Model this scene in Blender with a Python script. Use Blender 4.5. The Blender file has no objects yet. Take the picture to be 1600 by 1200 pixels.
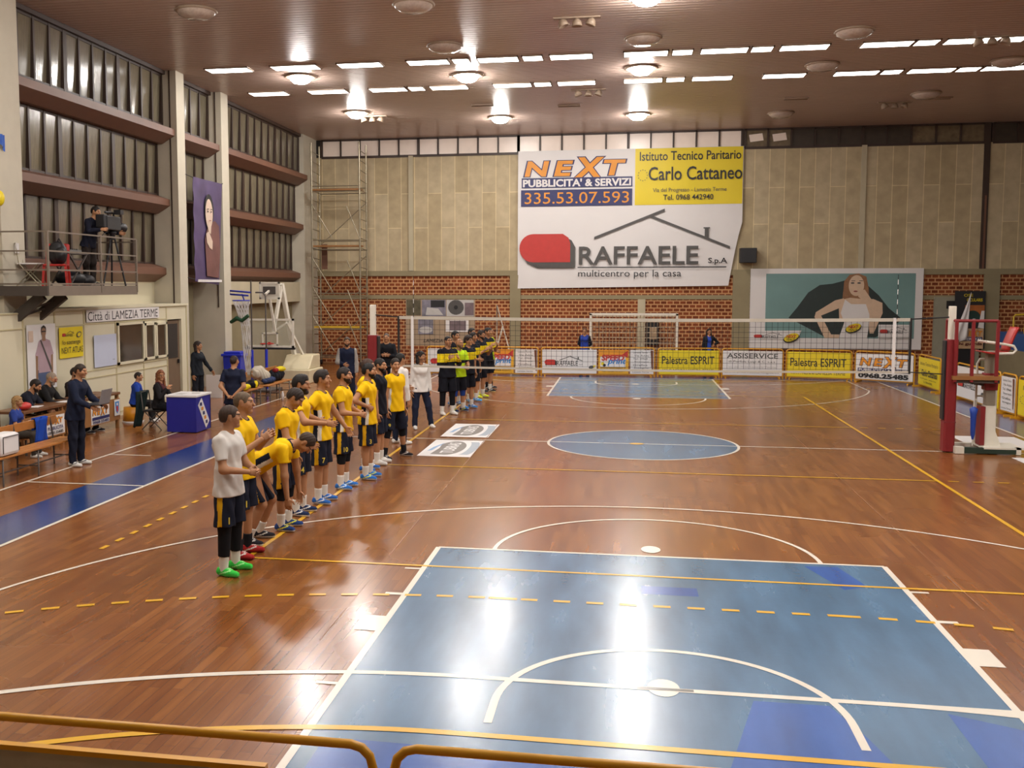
import bpy, math, random
import numpy as np
from mathutils import Vector, Matrix

# ------------------------------------------------------------------ camera, world, exposure
scene = bpy.context.scene
COL = scene.collection
random.seed(7)
rng = np.random.default_rng(7)

cam_data = bpy.data.cameras.new('camera')
cam = bpy.data.objects.new('camera', cam_data)
COL.objects.link(cam)
cam_data.sensor_fit = 'HORIZONTAL'
cam_data.sensor_width = 36.0
cam_data.lens = 1574.1487 / 1600 * 36.0
cam_data.shift_x = 96.6986 / 1600
cam_data.shift_y = -20.2341 / 1600
cam_data.clip_start = 0.05
cam_data.clip_end = 200
_yaw, _pitch, _roll = -0.1725, 0.0844, -0.0011
_f = Vector((math.sin(_yaw) * math.cos(_pitch), math.cos(_yaw) * math.cos(_pitch), -math.sin(_pitch)))
_r = Vector((math.cos(_yaw), -math.sin(_yaw), 0))
_u = _r.cross(_f)
_r2 = math.cos(_roll) * _r + math.sin(_roll) * _u
_u2 = -math.sin(_roll) * _r + math.cos(_roll) * _u
cm = Matrix(((_r2.x, _u2.x, -_f.x, -0.3396), (_r2.y, _u2.y, -_f.y, -19.526), (_r2.z, _u2.z, -_f.z, 3.0349), (0, 0, 0, 1)))
cam.matrix_world = cm
scene.camera = cam

world = bpy.data.worlds.new('world')
scene.world = world
world.use_nodes = True
world.node_tree.nodes['Background'].inputs[0].default_value = (0.02, 0.022, 0.03, 1)
world.node_tree.nodes['Background'].inputs[1].default_value = 0.3
scene.view_settings.view_transform = 'Standard'
scene.view_settings.look = 'None'
scene.view_settings.gamma = 1.0
scene.view_settings.use_curve_mapping = False
scene.view_settings.exposure = -0.12
PANEL_POWER = 11.0        # fluorescent diffusers
LAMP_POWER = 230.0        # round high-bay lamps
try:
    scene.cycles.use_denoising = True
    scene.cycles.max_bounces = 6
    scene.cycles.sample_clamp_indirect = 6.0
except Exception:
    pass

# ------------------------------------------------------------------ helpers
def lin(h):
    h = h.lstrip('#')
    out = []
    for i in (0, 2, 4):
        c = int(h[i:i + 2], 16) / 255
        out.append(c / 12.92 if c <= 0.04045 else ((c + 0.055) / 1.055) ** 2.4)
    return out

MATS = {}
def mat(name, hexcol, rough=0.6, metal=0.0, var=0.06, scale=6.0, spec=0.5, emit=0.0, alpha=1.0, trans=0.0, bump=0.0):
    """procedural principled material with a little noise in its colour"""
    if name in MATS:
        return MATS[name]
    m = bpy.data.materials.new(name)
    m.use_nodes = True
    nt = m.node_tree
    b = nt.nodes['Principled BSDF']
    c = lin(hexcol) if isinstance(hexcol, str) else hexcol
    b.inputs['Roughness'].default_value = rough
    b.inputs['Metallic'].default_value = metal
    b.inputs['Specular IOR Level'].default_value = spec
    tc = nt.nodes.new('ShaderNodeTexCoord')
    nz = nt.nodes.new('ShaderNodeTexNoise')
    nz.inputs['Scale'].default_value = scale
    nz.inputs['Detail'].default_value = 3
    nt.links.new(tc.outputs['Object'], nz.inputs['Vector'])
    mix = nt.nodes.new('ShaderNodeMix')
    mix.data_type = 'RGBA'
    lo = [max(0, x * (1 - var * 2)) for x in c]
    hi = [min(1, x * (1 + var * 2)) for x in c]
    mix.inputs[6].default_value = (*lo, 1)
    mix.inputs[7].default_value = (*hi, 1)
    nt.links.new(nz.outputs['Fac'], mix.inputs[0])
    nt.links.new(mix.outputs[2], b.inputs['Base Color'])
    if bump:
        bp = nt.nodes.new('ShaderNodeBump')
        bp.inputs['Strength'].default_value = bump
        bp.inputs['Distance'].default_value = 0.02
        nt.links.new(nz.outputs['Fac'], bp.inputs['Height'])
        nt.links.new(bp.outputs[0], b.inputs['Normal'])
    if emit:
        b.inputs['Emission Color'].default_value = (*c, 1)
        b.inputs['Emission Strength'].default_value = emit
    if alpha < 1:
        b.inputs['Alpha'].default_value = alpha
    if trans:
        b.inputs['Transmission Weight'].default_value = trans
    MATS[name] = m
    return m

def tag(o, label=None, cat=None, group=None, kind=None):
    if label: o['label'] = label
    if cat: o['category'] = cat
    if group: o['group'] = group
    if kind: o['kind'] = kind
    return o

def thing(name, label, cat, loc=(0, 0, 0), rz=0.0, group=None):
    o = bpy.data.objects.new(name, None)
    o.empty_display_size = 0.1
    o.location = loc
    o.rotation_euler = (0, 0, rz)
    COL.objects.link(o)
    return tag(o, label, cat, group)

_TXT = {}
def text_geo(s, bold=0.0, shear=0.0):
    """flat outline of a line of lettering, normalised to its own bounding box"""
    key = (s, bold, shear)
    if key not in _TXT:
        cu = bpy.data.curves.new('lettering', 'FONT')
        cu.body = s
        cu.size = 1
        cu.offset = bold
        cu.shear = shear
        cu.resolution_u = 3
        cu.fill_mode = 'FRONT'
        o = bpy.data.objects.new('lettering', cu)
        me = o.to_mesh()
        v = np.array([tuple(p.co) for p in me.vertices])
        f = [tuple(p.vertices) for p in me.polygons]
        o.to_mesh_clear()
        bpy.data.objects.remove(o)
        bpy.data.curves.remove(cu)
        lo, hi = v.min(0), v.max(0)
        v = v[:, :2] - lo[:2]
        _TXT[key] = (v / (hi - lo)[:2], f, (hi - lo)[:2])
    return _TXT[key]

class MB:
    """collects shapes, then links them as one mesh object"""
    def __init__(s):
        s.v, s.f, s.m, s.sm = [], [], [], []
        s.mi = 0
        s.M = Matrix.Identity(4)
        s.slots = []
    def use(s, m):
        if m not in s.slots: s.slots.append(m)
        s.mi = s.slots.index(m)
        return s
    def add(s, verts, faces, smooth=False):
        b = len(s.v)
        for p in verts: s.v.append(tuple(s.M @ Vector(p)))
        for f in faces:
            s.f.append(tuple(i + b for i in f)); s.m.append(s.mi); s.sm.append(smooth)
        return s
    def box(s, c, d, rz=0.0, R=None):
        x, y, z = d[0] / 2, d[1] / 2, d[2] / 2
        pts = [Vector((sx * x, sy * y, sz * z)) for sx in (-1, 1) for sy in (-1, 1) for sz in (-1, 1)]
        if R is None: R = Matrix.Rotation(rz, 3, 'Z')
        pts = [R @ p + Vector(c) for p in pts]
        return s.add(pts, [(0, 1, 3, 2), (4, 6, 7, 5), (0, 4, 5, 1), (2, 3, 7, 6), (0, 2, 6, 4), (1, 5, 7, 3)])
    def span(s, lo, hi):
        return s.box([(a + b) / 2 for a, b in zip(lo, hi)], [abs(b - a) for a, b in zip(lo, hi)])
    def bar(s, a, b, w, h=None, up=(0, 0, 1)):
        a, b = Vector(a), Vector(b); h = h or w
        d = (b - a).normalized(); U = Vector(up)
        if abs(d.dot(U)) > 0.98: U = Vector((1, 0, 0))
        x = d.cross(U).normalized(); y = x.cross(d)
        R = Matrix((x, d, y)).transposed()
        return s.box((a + b) / 2, (w, (b - a).length, h), R=R)
    def tube(s, pts, r, n=8, cap=True, closed=False):
        pts = [Vector(p) for p in pts]; k = len(pts)
        rs = r if isinstance(r, (list, tuple)) else [r] * k
        V = []; prev = None
        for i, p in enumerate(pts):
            if closed: d = pts[(i + 1) % k] - pts[i - 1]
            else: d = pts[min(i + 1, k - 1)] - pts[max(i - 1, 0)]
            d.normalize()
            if prev is None:
                a = Vector((0, 0, 1)) if abs(d.z) < 0.9 else Vector((1, 0, 0))
            else: a = prev
            x = (a - d * a.dot(d)).normalized(); prev = x; y = d.cross(x)
            for j in range(n):
                t = 2 * math.pi * j / n
                V.append(p + (x * math.cos(t) + y * math.sin(t)) * rs[i])
        F = []
        for i in range(k if closed else k - 1):
            for j in range(n):
                a0 = i * n + j; a1 = i * n + (j + 1) % n; i2 = (i + 1) % k
                F.append((a0, a1, i2 * n + (j + 1) % n, i2 * n + j))
        s.add(V, F, True)
        if cap and not closed:
            s.add(V[:n], [tuple(range(n - 1, -1, -1))]); s.add(V[-n:], [tuple(range(n))])
        return s
    def lathe(s, prof, c=(0, 0, 0), n=20, smooth=True):
        V = []; F = []
        for r, z in prof:
            for j in range(n):
                t = 2 * math.pi * j / n
                V.append((c[0] + r * math.cos(t), c[1] + r * math.sin(t), c[2] + z))
        for i in range(len(prof) - 1):
            for j in range(n):
                F.append((i * n + j, i * n + (j + 1) % n, (i + 1) * n + (j + 1) % n, (i + 1) * n + j))
        s.add(V, F, smooth)
        return s
    def ball(s, c, r, n=14, m=9):
        r = (r, r, r) if not isinstance(r, (tuple, list)) else r
        V = []; F = []
        for i in range(m + 1):
            a = math.pi * i / m
            for j in range(n):
                t = 2 * math.pi * j / n
                V.append((c[0] + r[0] * math.sin(a) * math.cos(t), c[1] + r[1] * math.sin(a) * math.sin(t), c[2] - r[2] * math.cos(a)))
        for i in range(m):
            for j in range(n):
                F.append((i * n + j, i * n + (j + 1) % n, (i + 1) * n + (j + 1) % n, (i + 1) * n + j))
        return s.add(V, F, True)
    def prism(s, poly, axis, a, b):
        """polygon in the plane across `axis` (0,1,2), pushed from a to b"""
        k = len(poly)
        def P(p, t):
            q = list(p); q.insert(axis, t); return q
        V = [P(p, a) for p in poly] + [P(p, b) for p in poly]
        F = [tuple(range(k))[::-1], tuple(range(k, 2 * k))] + [(i, (i + 1) % k, k + (i + 1) % k, k + i) for i in range(k)]
        return s.add(V, F)
    def poly(s, pts):
        return s.add(pts, [tuple(range(len(pts)))])
    def grid(s, fn, nu, nv, smooth=True):
        V = [fn(i / nu, j / nv) for j in range(nv + 1) for i in range(nu + 1)]
        F = [(j * (nu + 1) + i, j * (nu + 1) + i + 1, (j + 1) * (nu + 1) + i + 1, (j + 1) * (nu + 1) + i) for j in range(nv) for i in range(nu)]
        return s.add(V, F, smooth)
    def build(s, name, m=None, parent=None, bevel=0.0, recalc=False):
        me = bpy.data.meshes.new(name)
        me.from_pydata(s.v, [], s.f)
        slots = s.slots if s.slots else [m]
        for q in slots: me.materials.append(q)
        me.polygons.foreach_set('material_index', s.m)
        me.polygons.foreach_set('use_smooth', s.sm)
        me.update()
        o = bpy.data.objects.new(name, me)
        COL.objects.link(o)
        if parent: o.parent = parent
        if bevel:
            b = o.modifiers.new('bevel', 'BEVEL'); b.width = bevel; b.segments = 2; b.limit_method = 'ANGLE'
        return o

class Sheet:
    """a printed sheet: local plane x right, y up, printed layers lie on top of each other"""
    def __init__(s, origin, ux, uy, fold=None):
        s.o, s.ux, s.uy = Vector(origin), Vector(ux).normalized(), Vector(uy).normalized()
        s.n = s.ux.cross(s.uy)
        s.mb = MB(); s.layer = 0; s.fold = fold or (lambda x, y: 0.0)
        s.step = 0.0015
    def P(s, x, y, z):
        return s.o + s.ux * x + s.uy * y + s.n * (z + s.fold(x, y))
    def base(s, w, h, m, thick=0.012, nx=1, ny=1, x0=0, y0=0, shape=None):
        s.mb.use(m)
        sh = shape or (lambda a, b: (a * w + x0, b * h + y0))
        s.mb.grid(lambda a, b: s.P(*sh(a, b), 0.0), nx, ny, nx > 1)
        s.mb.grid(lambda a, b: s.P(*sh(1 - a, b), -thick), nx, ny, nx > 1)
        for e in (lambda t: (t, 0), lambda t: (1, t), lambda t: (1 - t, 1), lambda t: (0, 1 - t)):
            s.mb.grid(lambda a, b: s.P(*sh(*e(a)), -thick * (1 - b)), max(nx, ny), 1, False)
        s.layer = 1
        return s
    def poly(s, pts, m, nx=1):
        s.mb.use(m); z = s.layer * s.step; s.layer += 1
        s.mb.poly([s.P(x, y, z) for x, y in pts]); return s
    def rect(s, x0, y0, x1, y1, m, nx=1, ny=1):
        s.mb.use(m); z = s.layer * s.step; s.layer += 1
        s.mb.grid(lambda a, b: s.P(x0 + (x1 - x0) * a, y0 + (y1 - y0) * b, z), nx, ny, nx > 1); return s
    def ell(s, cx, cy, rx, ry, m, a0=0, a1=360, n=28, rot=0):
        pts = []
        for i in range(n if a1 - a0 >= 360 else n + 1):
            t = math.radians(a0 + (a1 - a0) * i / n)
            x, y = rx * math.cos(t), ry * math.sin(t); c, q = math.cos(rot), math.sin(rot)
            pts.append((cx + x * c - y * q, cy + x * q + y * c))
        return s.poly(pts, m)
    def text(s, t, x, y, w, h, m, bold=0.0, shear=0.0):
        v, f, _ = text_geo(t, bold, shear)
        s.mb.use(m); z = s.layer * s.step; s.layer += 1
        s.mb.add([s.P(x + p[0] * w, y + p[1] * h, z) for p in v], f); return s
    def build(s, name, parent=None):
        return s.mb.build(name, None, parent)
# ------------------------------------------------------------------ materials of the hall
def node_mat(name, rough=0.6, spec=0.5):
    m = bpy.data.materials.new(name); m.use_nodes = True
    nt = m.node_tree; b = nt.nodes['Principled BSDF']
    b.inputs['Roughness'].default_value = rough; b.inputs['Specular IOR Level'].default_value = spec
    tc = nt.nodes.new('ShaderNodeTexCoord')
    return m, nt, b, tc

def N(nt, kind, **kw):
    n = nt.nodes.new(kind)
    for k, v in kw.items():
        if k in n.inputs: n.inputs[k].default_value = v
        else: setattr(n, k, v)
    return n

def rgba(h): return (*lin(h), 1)

def ramp(nt, stops):
    r = nt.nodes.new('ShaderNodeValToRGB'); e = r.color_ramp.elements
    while len(e) > len(stops): e.remove(e[-1])
    while len(e) < len(stops): e.new(0.5)
    for q, (p, c) in zip(e, stops): q.position = p; q.color = c
    return r

def mixc(nt, a, b, fac, mode='MIX'):
    n = nt.nodes.new('ShaderNodeMix'); n.data_type = 'RGBA'; n.blend_type = mode
    for sock, val in ((0, fac), (6, a), (7, b)):
        if hasattr(val, 'links') or hasattr(val, 'is_linked'): nt.links.new(val, n.inputs[sock])
        else: n.inputs[sock].default_value = val
    return n.outputs[2]

# parquet: narrow boards running the length of the hall
m_wood, nt, b, tc = node_mat('parquet', 0.2, 0.38)
mp = N(nt, 'ShaderNodeMapping'); mp.inputs['Rotation'].default_value = (0, 0, math.pi / 2)
nt.links.new(tc.outputs['Object'], mp.inputs['Vector'])
br = N(nt, 'ShaderNodeTexBrick'); br.offset = 0.37
for k, v in (('Scale', 1.0), ('Mortar Size', 0.0015), ('Brick Width', 0.9), ('Row Height', 0.09), ('Bias', 0.0)): br.inputs[k].default_value = v
br.inputs['Color1'].default_value = rgba('#7d4820'); br.inputs['Color2'].default_value = rgba('#945c2b'); br.inputs['Mortar'].default_value = rgba('#5f3a22')
nt.links.new(mp.outputs[0], br.inputs['Vector'])
mp2 = N(nt, 'ShaderNodeMapping'); mp2.inputs['Scale'].default_value = (9, 0.7, 1)
nt.links.new(tc.outputs['Object'], mp2.inputs['Vector'])
gr = N(nt, 'ShaderNodeTexNoise', Scale=1.6, Detail=5.0); nt.links.new(mp2.outputs[0], gr.inputs['Vector'])
rg = ramp(nt, [(0.3, (0.62, 0.58, 0.55, 1)), (0.72, (1.0, 1.0, 1.0, 1))]); nt.links.new(gr.outputs['Fac'], rg.inputs[0])
wear = N(nt, 'ShaderNodeTexNoise', Scale=0.35, Detail=3.0); nt.links.new(tc.outputs['Object'], wear.inputs['Vector'])
c1 = mixc(nt, br.outputs['Color'], rg.outputs[0], 0.75, 'MULTIPLY')
nt.links.new(c1, b.inputs['Base Color'])
mr = N(nt, 'ShaderNodeMapRange'); mr.inputs['To Min'].default_value = 0.20; mr.inputs['To Max'].default_value = 0.34
b.inputs['Coat Weight'].default_value = 0.3; b.inputs['Coat Roughness'].default_value = 0.15
nt.links.new(wear.outputs['Fac'], mr.inputs['Value']); nt.links.new(mr.outputs[0], b.inputs['Roughness'])

def paint(name, hexc, rough=0.22, var=0.25):
    m, nt, b, tc = node_mat(name, rough, 0.5)
    b.inputs['Coat Weight'].default_value = 0.35; b.inputs['Coat Roughness'].default_value = 0.18
    mp = N(nt, 'ShaderNodeMapping'); mp.inputs['Scale'].default_value = (2.2, 0.5, 1); nt.links.new(tc.outputs['Object'], mp.inputs['Vector'])
    a = N(nt, 'ShaderNodeTexNoise', Scale=1.4, Detail=6.0); nt.links.new(mp.outputs[0], a.inputs['Vector'])
    c = lin(hexc)
    r = ramp(nt, [(0.25, (*[x * (1 - var) for x in c], 1)), (0.75, (*[min(1, x * (1 + var)) for x in c], 1))]); nt.links.new(a.outputs['Fac'], r.inputs[0])
    nt.links.new(r.outputs[0], b.inputs['Base Color'])
    s = N(nt, 'ShaderNodeTexNoise', Scale=14.0, Detail=4.0); nt.links.new(tc.outputs['Object'], s.inputs['Vector'])
    bp = N(nt, 'ShaderNodeBump', Strength=0.12, Distance=0.01); nt.links.new(s.outputs['Fac'], bp.inputs['Height']); nt.links.new(bp.outputs[0], b.inputs['Normal'])
    mr = N(nt, 'ShaderNodeMapRange'); mr.inputs['To Min'].default_value = rough * 0.8; mr.inputs['To Max'].default_value = rough * 1.5
    nt.links.new(a.outputs['Fac'], mr.inputs['Value']); nt.links.new(mr.outputs[0], b.inputs['Roughness'])
    return m
m_blue = paint('court blue paint', '#486b8a')
m_blue2 = paint('fresh blue paint', '#2d58a0', 0.2)
m_deep = paint('border blue paint', '#1d3a72', 0.18)
m_white = paint('white line paint', '#dcd3c4', 0.3, 0.08)
m_yellow = paint('yellow line paint', '#d9a51e', 0.3, 0.08)
m_scuff = paint('pale scuffed line', '#8d6040', 0.3, 0.1)
m_grey = paint('dark scuff', '#5a554c', 0.3, 0.1)

# concrete cladding panels in upright strips
m_clad, nt, b, tc = node_mat('cladding panels', 0.85, 0.2)
sx = N(nt, 'ShaderNodeSeparateXYZ'); nt.links.new(tc.outputs['Object'], sx.inputs[0])
cx_ = N(nt, 'ShaderNodeCombineXYZ'); nt.links.new(sx.outputs['Z'], cx_.inputs['X']); nt.links.new(sx.outputs['X'], cx_.inputs['Y'])
br = N(nt, 'ShaderNodeTexBrick'); br.offset = 0.4; br.offset_frequency = 2; br.squash = 1.0
for k, v in (('Scale', 1.0), ('Mortar Size', 0.012), ('Brick Width', 3.3), ('Row Height', 0.53), ('Bias', -0.2)): br.inputs[k].default_value = v
br.inputs['Color1'].default_value = rgba('#b9ab90'); br.inputs['Color2'].default_value = rgba('#ab9b7c'); br.inputs['Mortar'].default_value = rgba('#d8c9a2')
nt.links.new(cx_.outputs[0], br.inputs['Vector'])
nz = N(nt, 'ShaderNodeTexNoise', Scale=3.0, Detail=6.0); nt.links.new(tc.outputs['Object'], nz.inputs['Vector'])
r = ramp(nt, [(0.3, (0.86, 0.84, 0.8, 1)), (0.7, (1.08, 1.06, 1.0, 1))]); nt.links.new(nz.outputs['Fac'], r.inputs[0])
nt.links.new(mixc(nt, br.outputs['Color'], r.outputs[0], 0.9, 'MULTIPLY'), b.inputs['Base Color'])

# hollow-brick wall: rows of dark brick faces with wide pale joints
m_brick, nt, b, tc = node_mat('brickwork', 0.85, 0.2)
sx = N(nt, 'ShaderNodeSeparateXYZ'); nt.links.new(tc.outputs['Object'], sx.inputs[0])
cx_ = N(nt, 'ShaderNodeCombineXYZ'); nt.links.new(sx.outputs['X'], cx_.inputs['X']); nt.links.new(sx.outputs['Z'], cx_.inputs['Y'])
br = N(nt, 'ShaderNodeTexBrick'); br.offset = 0.5
for k, v in (('Scale', 1.0), ('Mortar Size', 0.021), ('Mortar Smooth', 0.1), ('Brick Width', 0.235), ('Row Height', 0.137), ('Bias', -0.1)): br.inputs[k].default_value = v
br.inputs['Color1'].default_value = rgba('#86472a'); br.inputs['Color2'].default_value = rgba('#64301c'); br.inputs['Mortar'].default_value = rgba('#bd8f64')
nt.links.new(cx_.outputs[0], br.inputs['Vector'])
nz = N(nt, 'ShaderNodeTexNoise', Scale=1.2, Detail=4.0); nt.links.new(tc.outputs['Object'], nz.inputs['Vector'])
r = ramp(nt, [(0.3, (0.8, 0.8, 0.8, 1)), (0.7, (1.12, 1.1, 1.05, 1))]); nt.links.new(nz.outputs['Fac'], r.inputs[0])
nt.links.new(mixc(nt, br.outputs['Color'], r.outputs[0], 0.9, 'MULTIPLY'), b.inputs['Base Color'])

m_conc = mat('painted concrete', '#b5ab92', 0.85, var=0.05, scale=2.5, spec=0.2)
m_concg = mat('bare concrete', '#8f8468', 0.85, var=0.08, scale=2.0, spec=0.2)
m_cream = mat('cream wall paint', '#cdc5ab', 0.75, var=0.03, scale=2.0, spec=0.3)
m_col = mat('column paint', '#bdb5a3', 0.75, var=0.05, scale=3.0, spec=0.3)
m_sill = mat('sill brown paint', '#6c4938', 0.5, var=0.06, scale=3.0)
m_frame = mat('dark brown window frame', '#3a2a22', 0.5, var=0.08)
m_ceil = mat('ceiling slats', '#b8a296', 0.32, var=0.05, scale=0.7, spec=0.5)
m_gap = mat('ceiling gap', '#4a382c', 0.6)
m_fix = mat('lamp housing', '#9a8672', 0.5)
m_diff = mat('lit diffuser', (1.0, 0.98, 0.94), 0.5, var=0.0, emit=PANEL_POWER)
m_bulb = mat('lit lamp bowl', (1.0, 0.95, 0.90), 0.5, var=0.0, emit=LAMP_POWER)
m_bowl = mat('unlit glass bowl', '#b9a99c', 0.15, var=0.15, scale=14, spec=0.7)
m_pale = mat('pale clerestory pane', '#ecdccf', 0.3, var=0.05, scale=2)
m_patch = mat('peeled clerestory pane', '#6a5a42', 0.5, var=0.35, scale=5)
m_darkpane = mat('painted-over pane', '#3c3127', 0.5, var=0.2, scale=4)
m_black = mat('black', '#17161a', 0.5)
m_dark = mat('dark opening', '#2a241f', 0.6)

# frosted window glass, night behind it
m_pane, nt, b, tc = node_mat('frosted window glass', 0.15, 0.9)
mp = N(nt, 'ShaderNodeMapping'); mp.inputs['Scale'].default_value = (1, 9, 1.2); nt.links.new(tc.outputs['Object'], mp.inputs['Vector'])
nz = N(nt, 'ShaderNodeTexNoise', Scale=3.0, Detail=4.0); nt.links.new(mp.outputs[0], nz.inputs['Vector'])
r = ramp(nt, [(0.3, rgba('#675f4e')), (0.7, rgba('#766e5a'))]); nt.links.new(nz.outputs['Fac'], r.inputs[0]); nt.links.new(r.outputs[0], b.inputs['Base Color'])
bp = N(nt, 'ShaderNodeBump', Strength=0.08, Distance=0.02); nt.links.new(nz.outputs['Fac'], bp.inputs['Height']); nt.links.new(bp.outputs[0], b.inputs['Normal'])

# ------------------------------------------------------------------ floor with its painted courts
XL, XR, YF, YB, HC = -13.3, 18.0, -24.0, 19.2, 8.74
fl = MB()
fl.use(m_wood).add([(XL, YF, 0), (XR, YF, 0), (XR, YB, 0), (XL, YB, 0)], [(0, 1, 2, 3)])
_lay = [0]
LEVEL = {m_deep: 0.0010, m_blue: 0.0018, m_blue2: 0.0026, m_scuff: 0.0034, m_white: 0.0042, m_yellow: 0.0050, m_grey: 0.0058}
def Z(m):
    _lay[0] += 1
    return LEVEL[m] + 0.000002 * _lay[0]
def frect(x0, y0, x1, y1, m):
    z = Z(m); fl.use(m).add([(x0, y0, z), (x1, y0, z), (x1, y1, z), (x0, y1, z)], [(0, 1, 2, 3)])
def fpoly(pts, m):
    z = Z(m); fl.use(m).poly([(x, y, z) for x, y in pts])
def fline(a, b, w, m):
    a, b = Vector(a), Vector(b); d = (b - a).normalized(); n = Vector((-d.y, d.x)) * w / 2
    fpoly([a - n, b - n, b + n, a + n], m)
def farc(cx, cy, r, a0, a1, w, m, n=40, dash=None):
    z = Z(m); fl.use(m)
    def pt(t, q): return (cx + q * math.cos(t), cy + q * math.sin(t), z)
    a0, a1 = math.radians(a0), math.radians(a1)
    if dash:
        L = abs(a1 - a0) * r; k = int(L / (dash[0] + dash[1]))
        segs = [(a0 + (a1 - a0) * i / k, a0 + (a1 - a0) * (i + dash[0] / sum(dash)) / k) for i in range(k)]
        for p, q in segs: fl.add([pt(p, r - w / 2), pt(q, r - w / 2), pt(q, r + w / 2), pt(p, r + w / 2)], [(0, 1, 2, 3)])
        return
    V = []; F = []
    for i in range(n + 1):
        t = a0 + (a1 - a0) * i / n; V += [pt(t, r - w / 2), pt(t, r + w / 2)]
    for i in range(n): F.append((2 * i, 2 * i + 2, 2 * i + 3, 2 * i + 1))
    fl.add(V, F)
# blue fields: border bands, keys, centre disc
frect(-8.45, -13.9, -7.5, 14.0, m_deep); frect(7.5, -13.9, 8.4, 14.0, m_deep); frect(-8.45, 14.0, 8.4, 14.75, m_deep)
frect(-2.45, -14, 2.45, -8.2, m_blue); frect(-2.45, 8.2, 2.45, 14, m_blue)
fpoly([(1.8 * math.cos(t * math.pi / 36), 1.8 * math.sin(t * math.pi / 36)) for t in range(72)], m_blue)
fpoly([(0.62, -12.1), (1.15, -12.1), (1.3, -12.6), (1.45, -13.3), (1.5, -13.9), (0.15, -13.9), (0.35, -13.2)], m_blue2)
fpoly([(1.95, -12.1), (2.38, -12.3), (2.38, -13.9), (2.1, -13.9), (1.95, -13.0)], m_blue2)
fpoly([(1.6, -8.32), (1.95, -8.3), (2.1, -9.0), (1.85, -9.15)], m_blue2)
frect(-0.15, -9.62, 0.4, -9.35, m_blue2)
fpoly([(0.3, -13.9), (-2.3, -13.9), (-2.3, -13.2), (0.2, -13.25)], m_blue2)
# basketball lines (white, 5 cm)
for x in (-7.525, 7.5): frect(x - 0.03, -14, x + 0.03, 14, m_white)
frect(-9.53, -14, -9.47, 6.8, m_white)
for y in (-14, 14): frect(-7.5, y - 0.025, 7.5, y + 0.025, m_white)
frect(-7.5, -0.025, 7.5, 0.025, m_white)
frect(-9.5, -5.43, -7.5, -5.38, m_white); frect(-9.5, -2.85, -8.7, -2.8, m_white); frect(-10.2, -6.2, -9.5, -6.15, m_white)
farc(0, 0, 1.79, 0, 360, 0.05, m_white, 72)
for s in (-1, 1):
    for x in (-2.45, 2.45): frect(x - 0.03, min(14 * s, 8.2 * s), x + 0.03, max(14 * s, 8.2 * s), m_white)
    frect(-2.45, 8.2 * s - 0.025, 2.45, 8.2 * s + 0.025, m_white)
    a = 180 if s > 0 else 0
    farc(0, 8.2 * s, 1.8, a, a + 180, 0.05, m_white)
    farc(0, 12.425 * s, 1.25, a, a + 180, 0.06, m_white)
    for x in (-1.25, 1.25): frect(x - 0.03, min(12.425 * s, 12.8 * s), x + 0.03, max(12.425 * s, 12.8 * s), m_white)
    farc(0, 12.425 * s, 6.75, a + 12.5, a + 167.5, 0.05, m_white, 60)
    for x in (-6.6, 6.6): frect(x - 0.025, min(14 * s, 10.95 * s), x + 0.025, max(14 * s, 10.95 * s), m_white)
    for sx in (-1, 1):
        for yy, w in ((9.12, 0.05), (10.02, 0.07), (12.3, 0.05)):
            frect(sx * 2.45, yy * s - w / 2, sx * 2.65, yy * s + w / 2, m_white)
        frect(sx * 2.45, 10.9 * s - 0.2, sx * 2.68, 10.9 * s + 0.2, m_white)
# futsal area (white) and handball areas (yellow)
for s in (-1, 1):
    frect(-1.5, 12.0 * s - 0.035, 2.5 if s < 0 else 1.5, 12.0 * s + 0.035, m_white)
    frect(-1.5, 13.0 * s - 0.035, 1.5, 13.0 * s + 0.035, m_yellow)
    for sx in (-1, 1):
        base = 90 if s < 0 else -90
        farc(1.5 * sx, 19 * s, 7, base, base - 62 * sx * (1 if s < 0 else -1), 0.07, m_white, 30)
        farc(1.5 * sx, 19 * s, 6, base, base - 40 * sx * (1 if s < 0 else -1), 0.07, m_yellow, 30)
        farc(1.5 * sx, 19 * s, 9, base - 1, base - 45 * sx * (1 if s < 0 else -1), 0.06, m_yellow, 30, dash=(0.16, 0.15))
    for k in range(11): frect(-1.62 + k * 0.315, 10.0 * s - 0.03, -1.46 + k * 0.315, 10.0 * s + 0.03, m_yellow)
    for cy, r_ in ((7.9, 0.11), (11.97, 0.12)):
        fpoly([(-0.02 + r_ * math.cos(t * math.pi / 12), cy * s + r_ * 1.4 * math.sin(t * math.pi / 12)) for t in range(24)], m_white)
frect(-0.22, -12.02, 0.2, -11.975, m_grey)
# volleyball court (yellow)
for x in (-4.475, 4.475): frect(x - 0.03, -9, x + 0.03, 9, m_yellow)
for y in (-9, -3, 3, 9): frect(-4.5, y - 0.025, 4.5, y + 0.025, m_yellow)
frect(4.5, -9.025, 7.5, -8.975, m_yellow)
for s in (-1, 1):
    for sx in (-1, 1):
        for k in range(5): frect(sx * (4.7 + 0.36 * k) - 0.08, 3 * s - 0.025, sx * (4.7 + 0.36 * k) + 0.08, 3 * s + 0.025, m_yellow)
    for k in range(17): frect(-6.32, s * (3.1 + 0.36 * k) - 0.08, -6.26, s * (3.1 + 0.36 * k) + 0.08, m_yellow)
fpoly([(0.14 * math.cos(t * math.pi / 12) - 0.1, 0.1 * math.sin(t * math.pi / 12)) for t in range(24)], m_yellow)
# faint older lines left in the varnish
fline((-2.9, -11.4), (-3.1, 4.0), 0.016, m_scuff); fline((3.0, -9.6), (3.05, 4.0), 0.016, m_scuff)
tag(fl.build('floor'), kind='structure')

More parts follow.
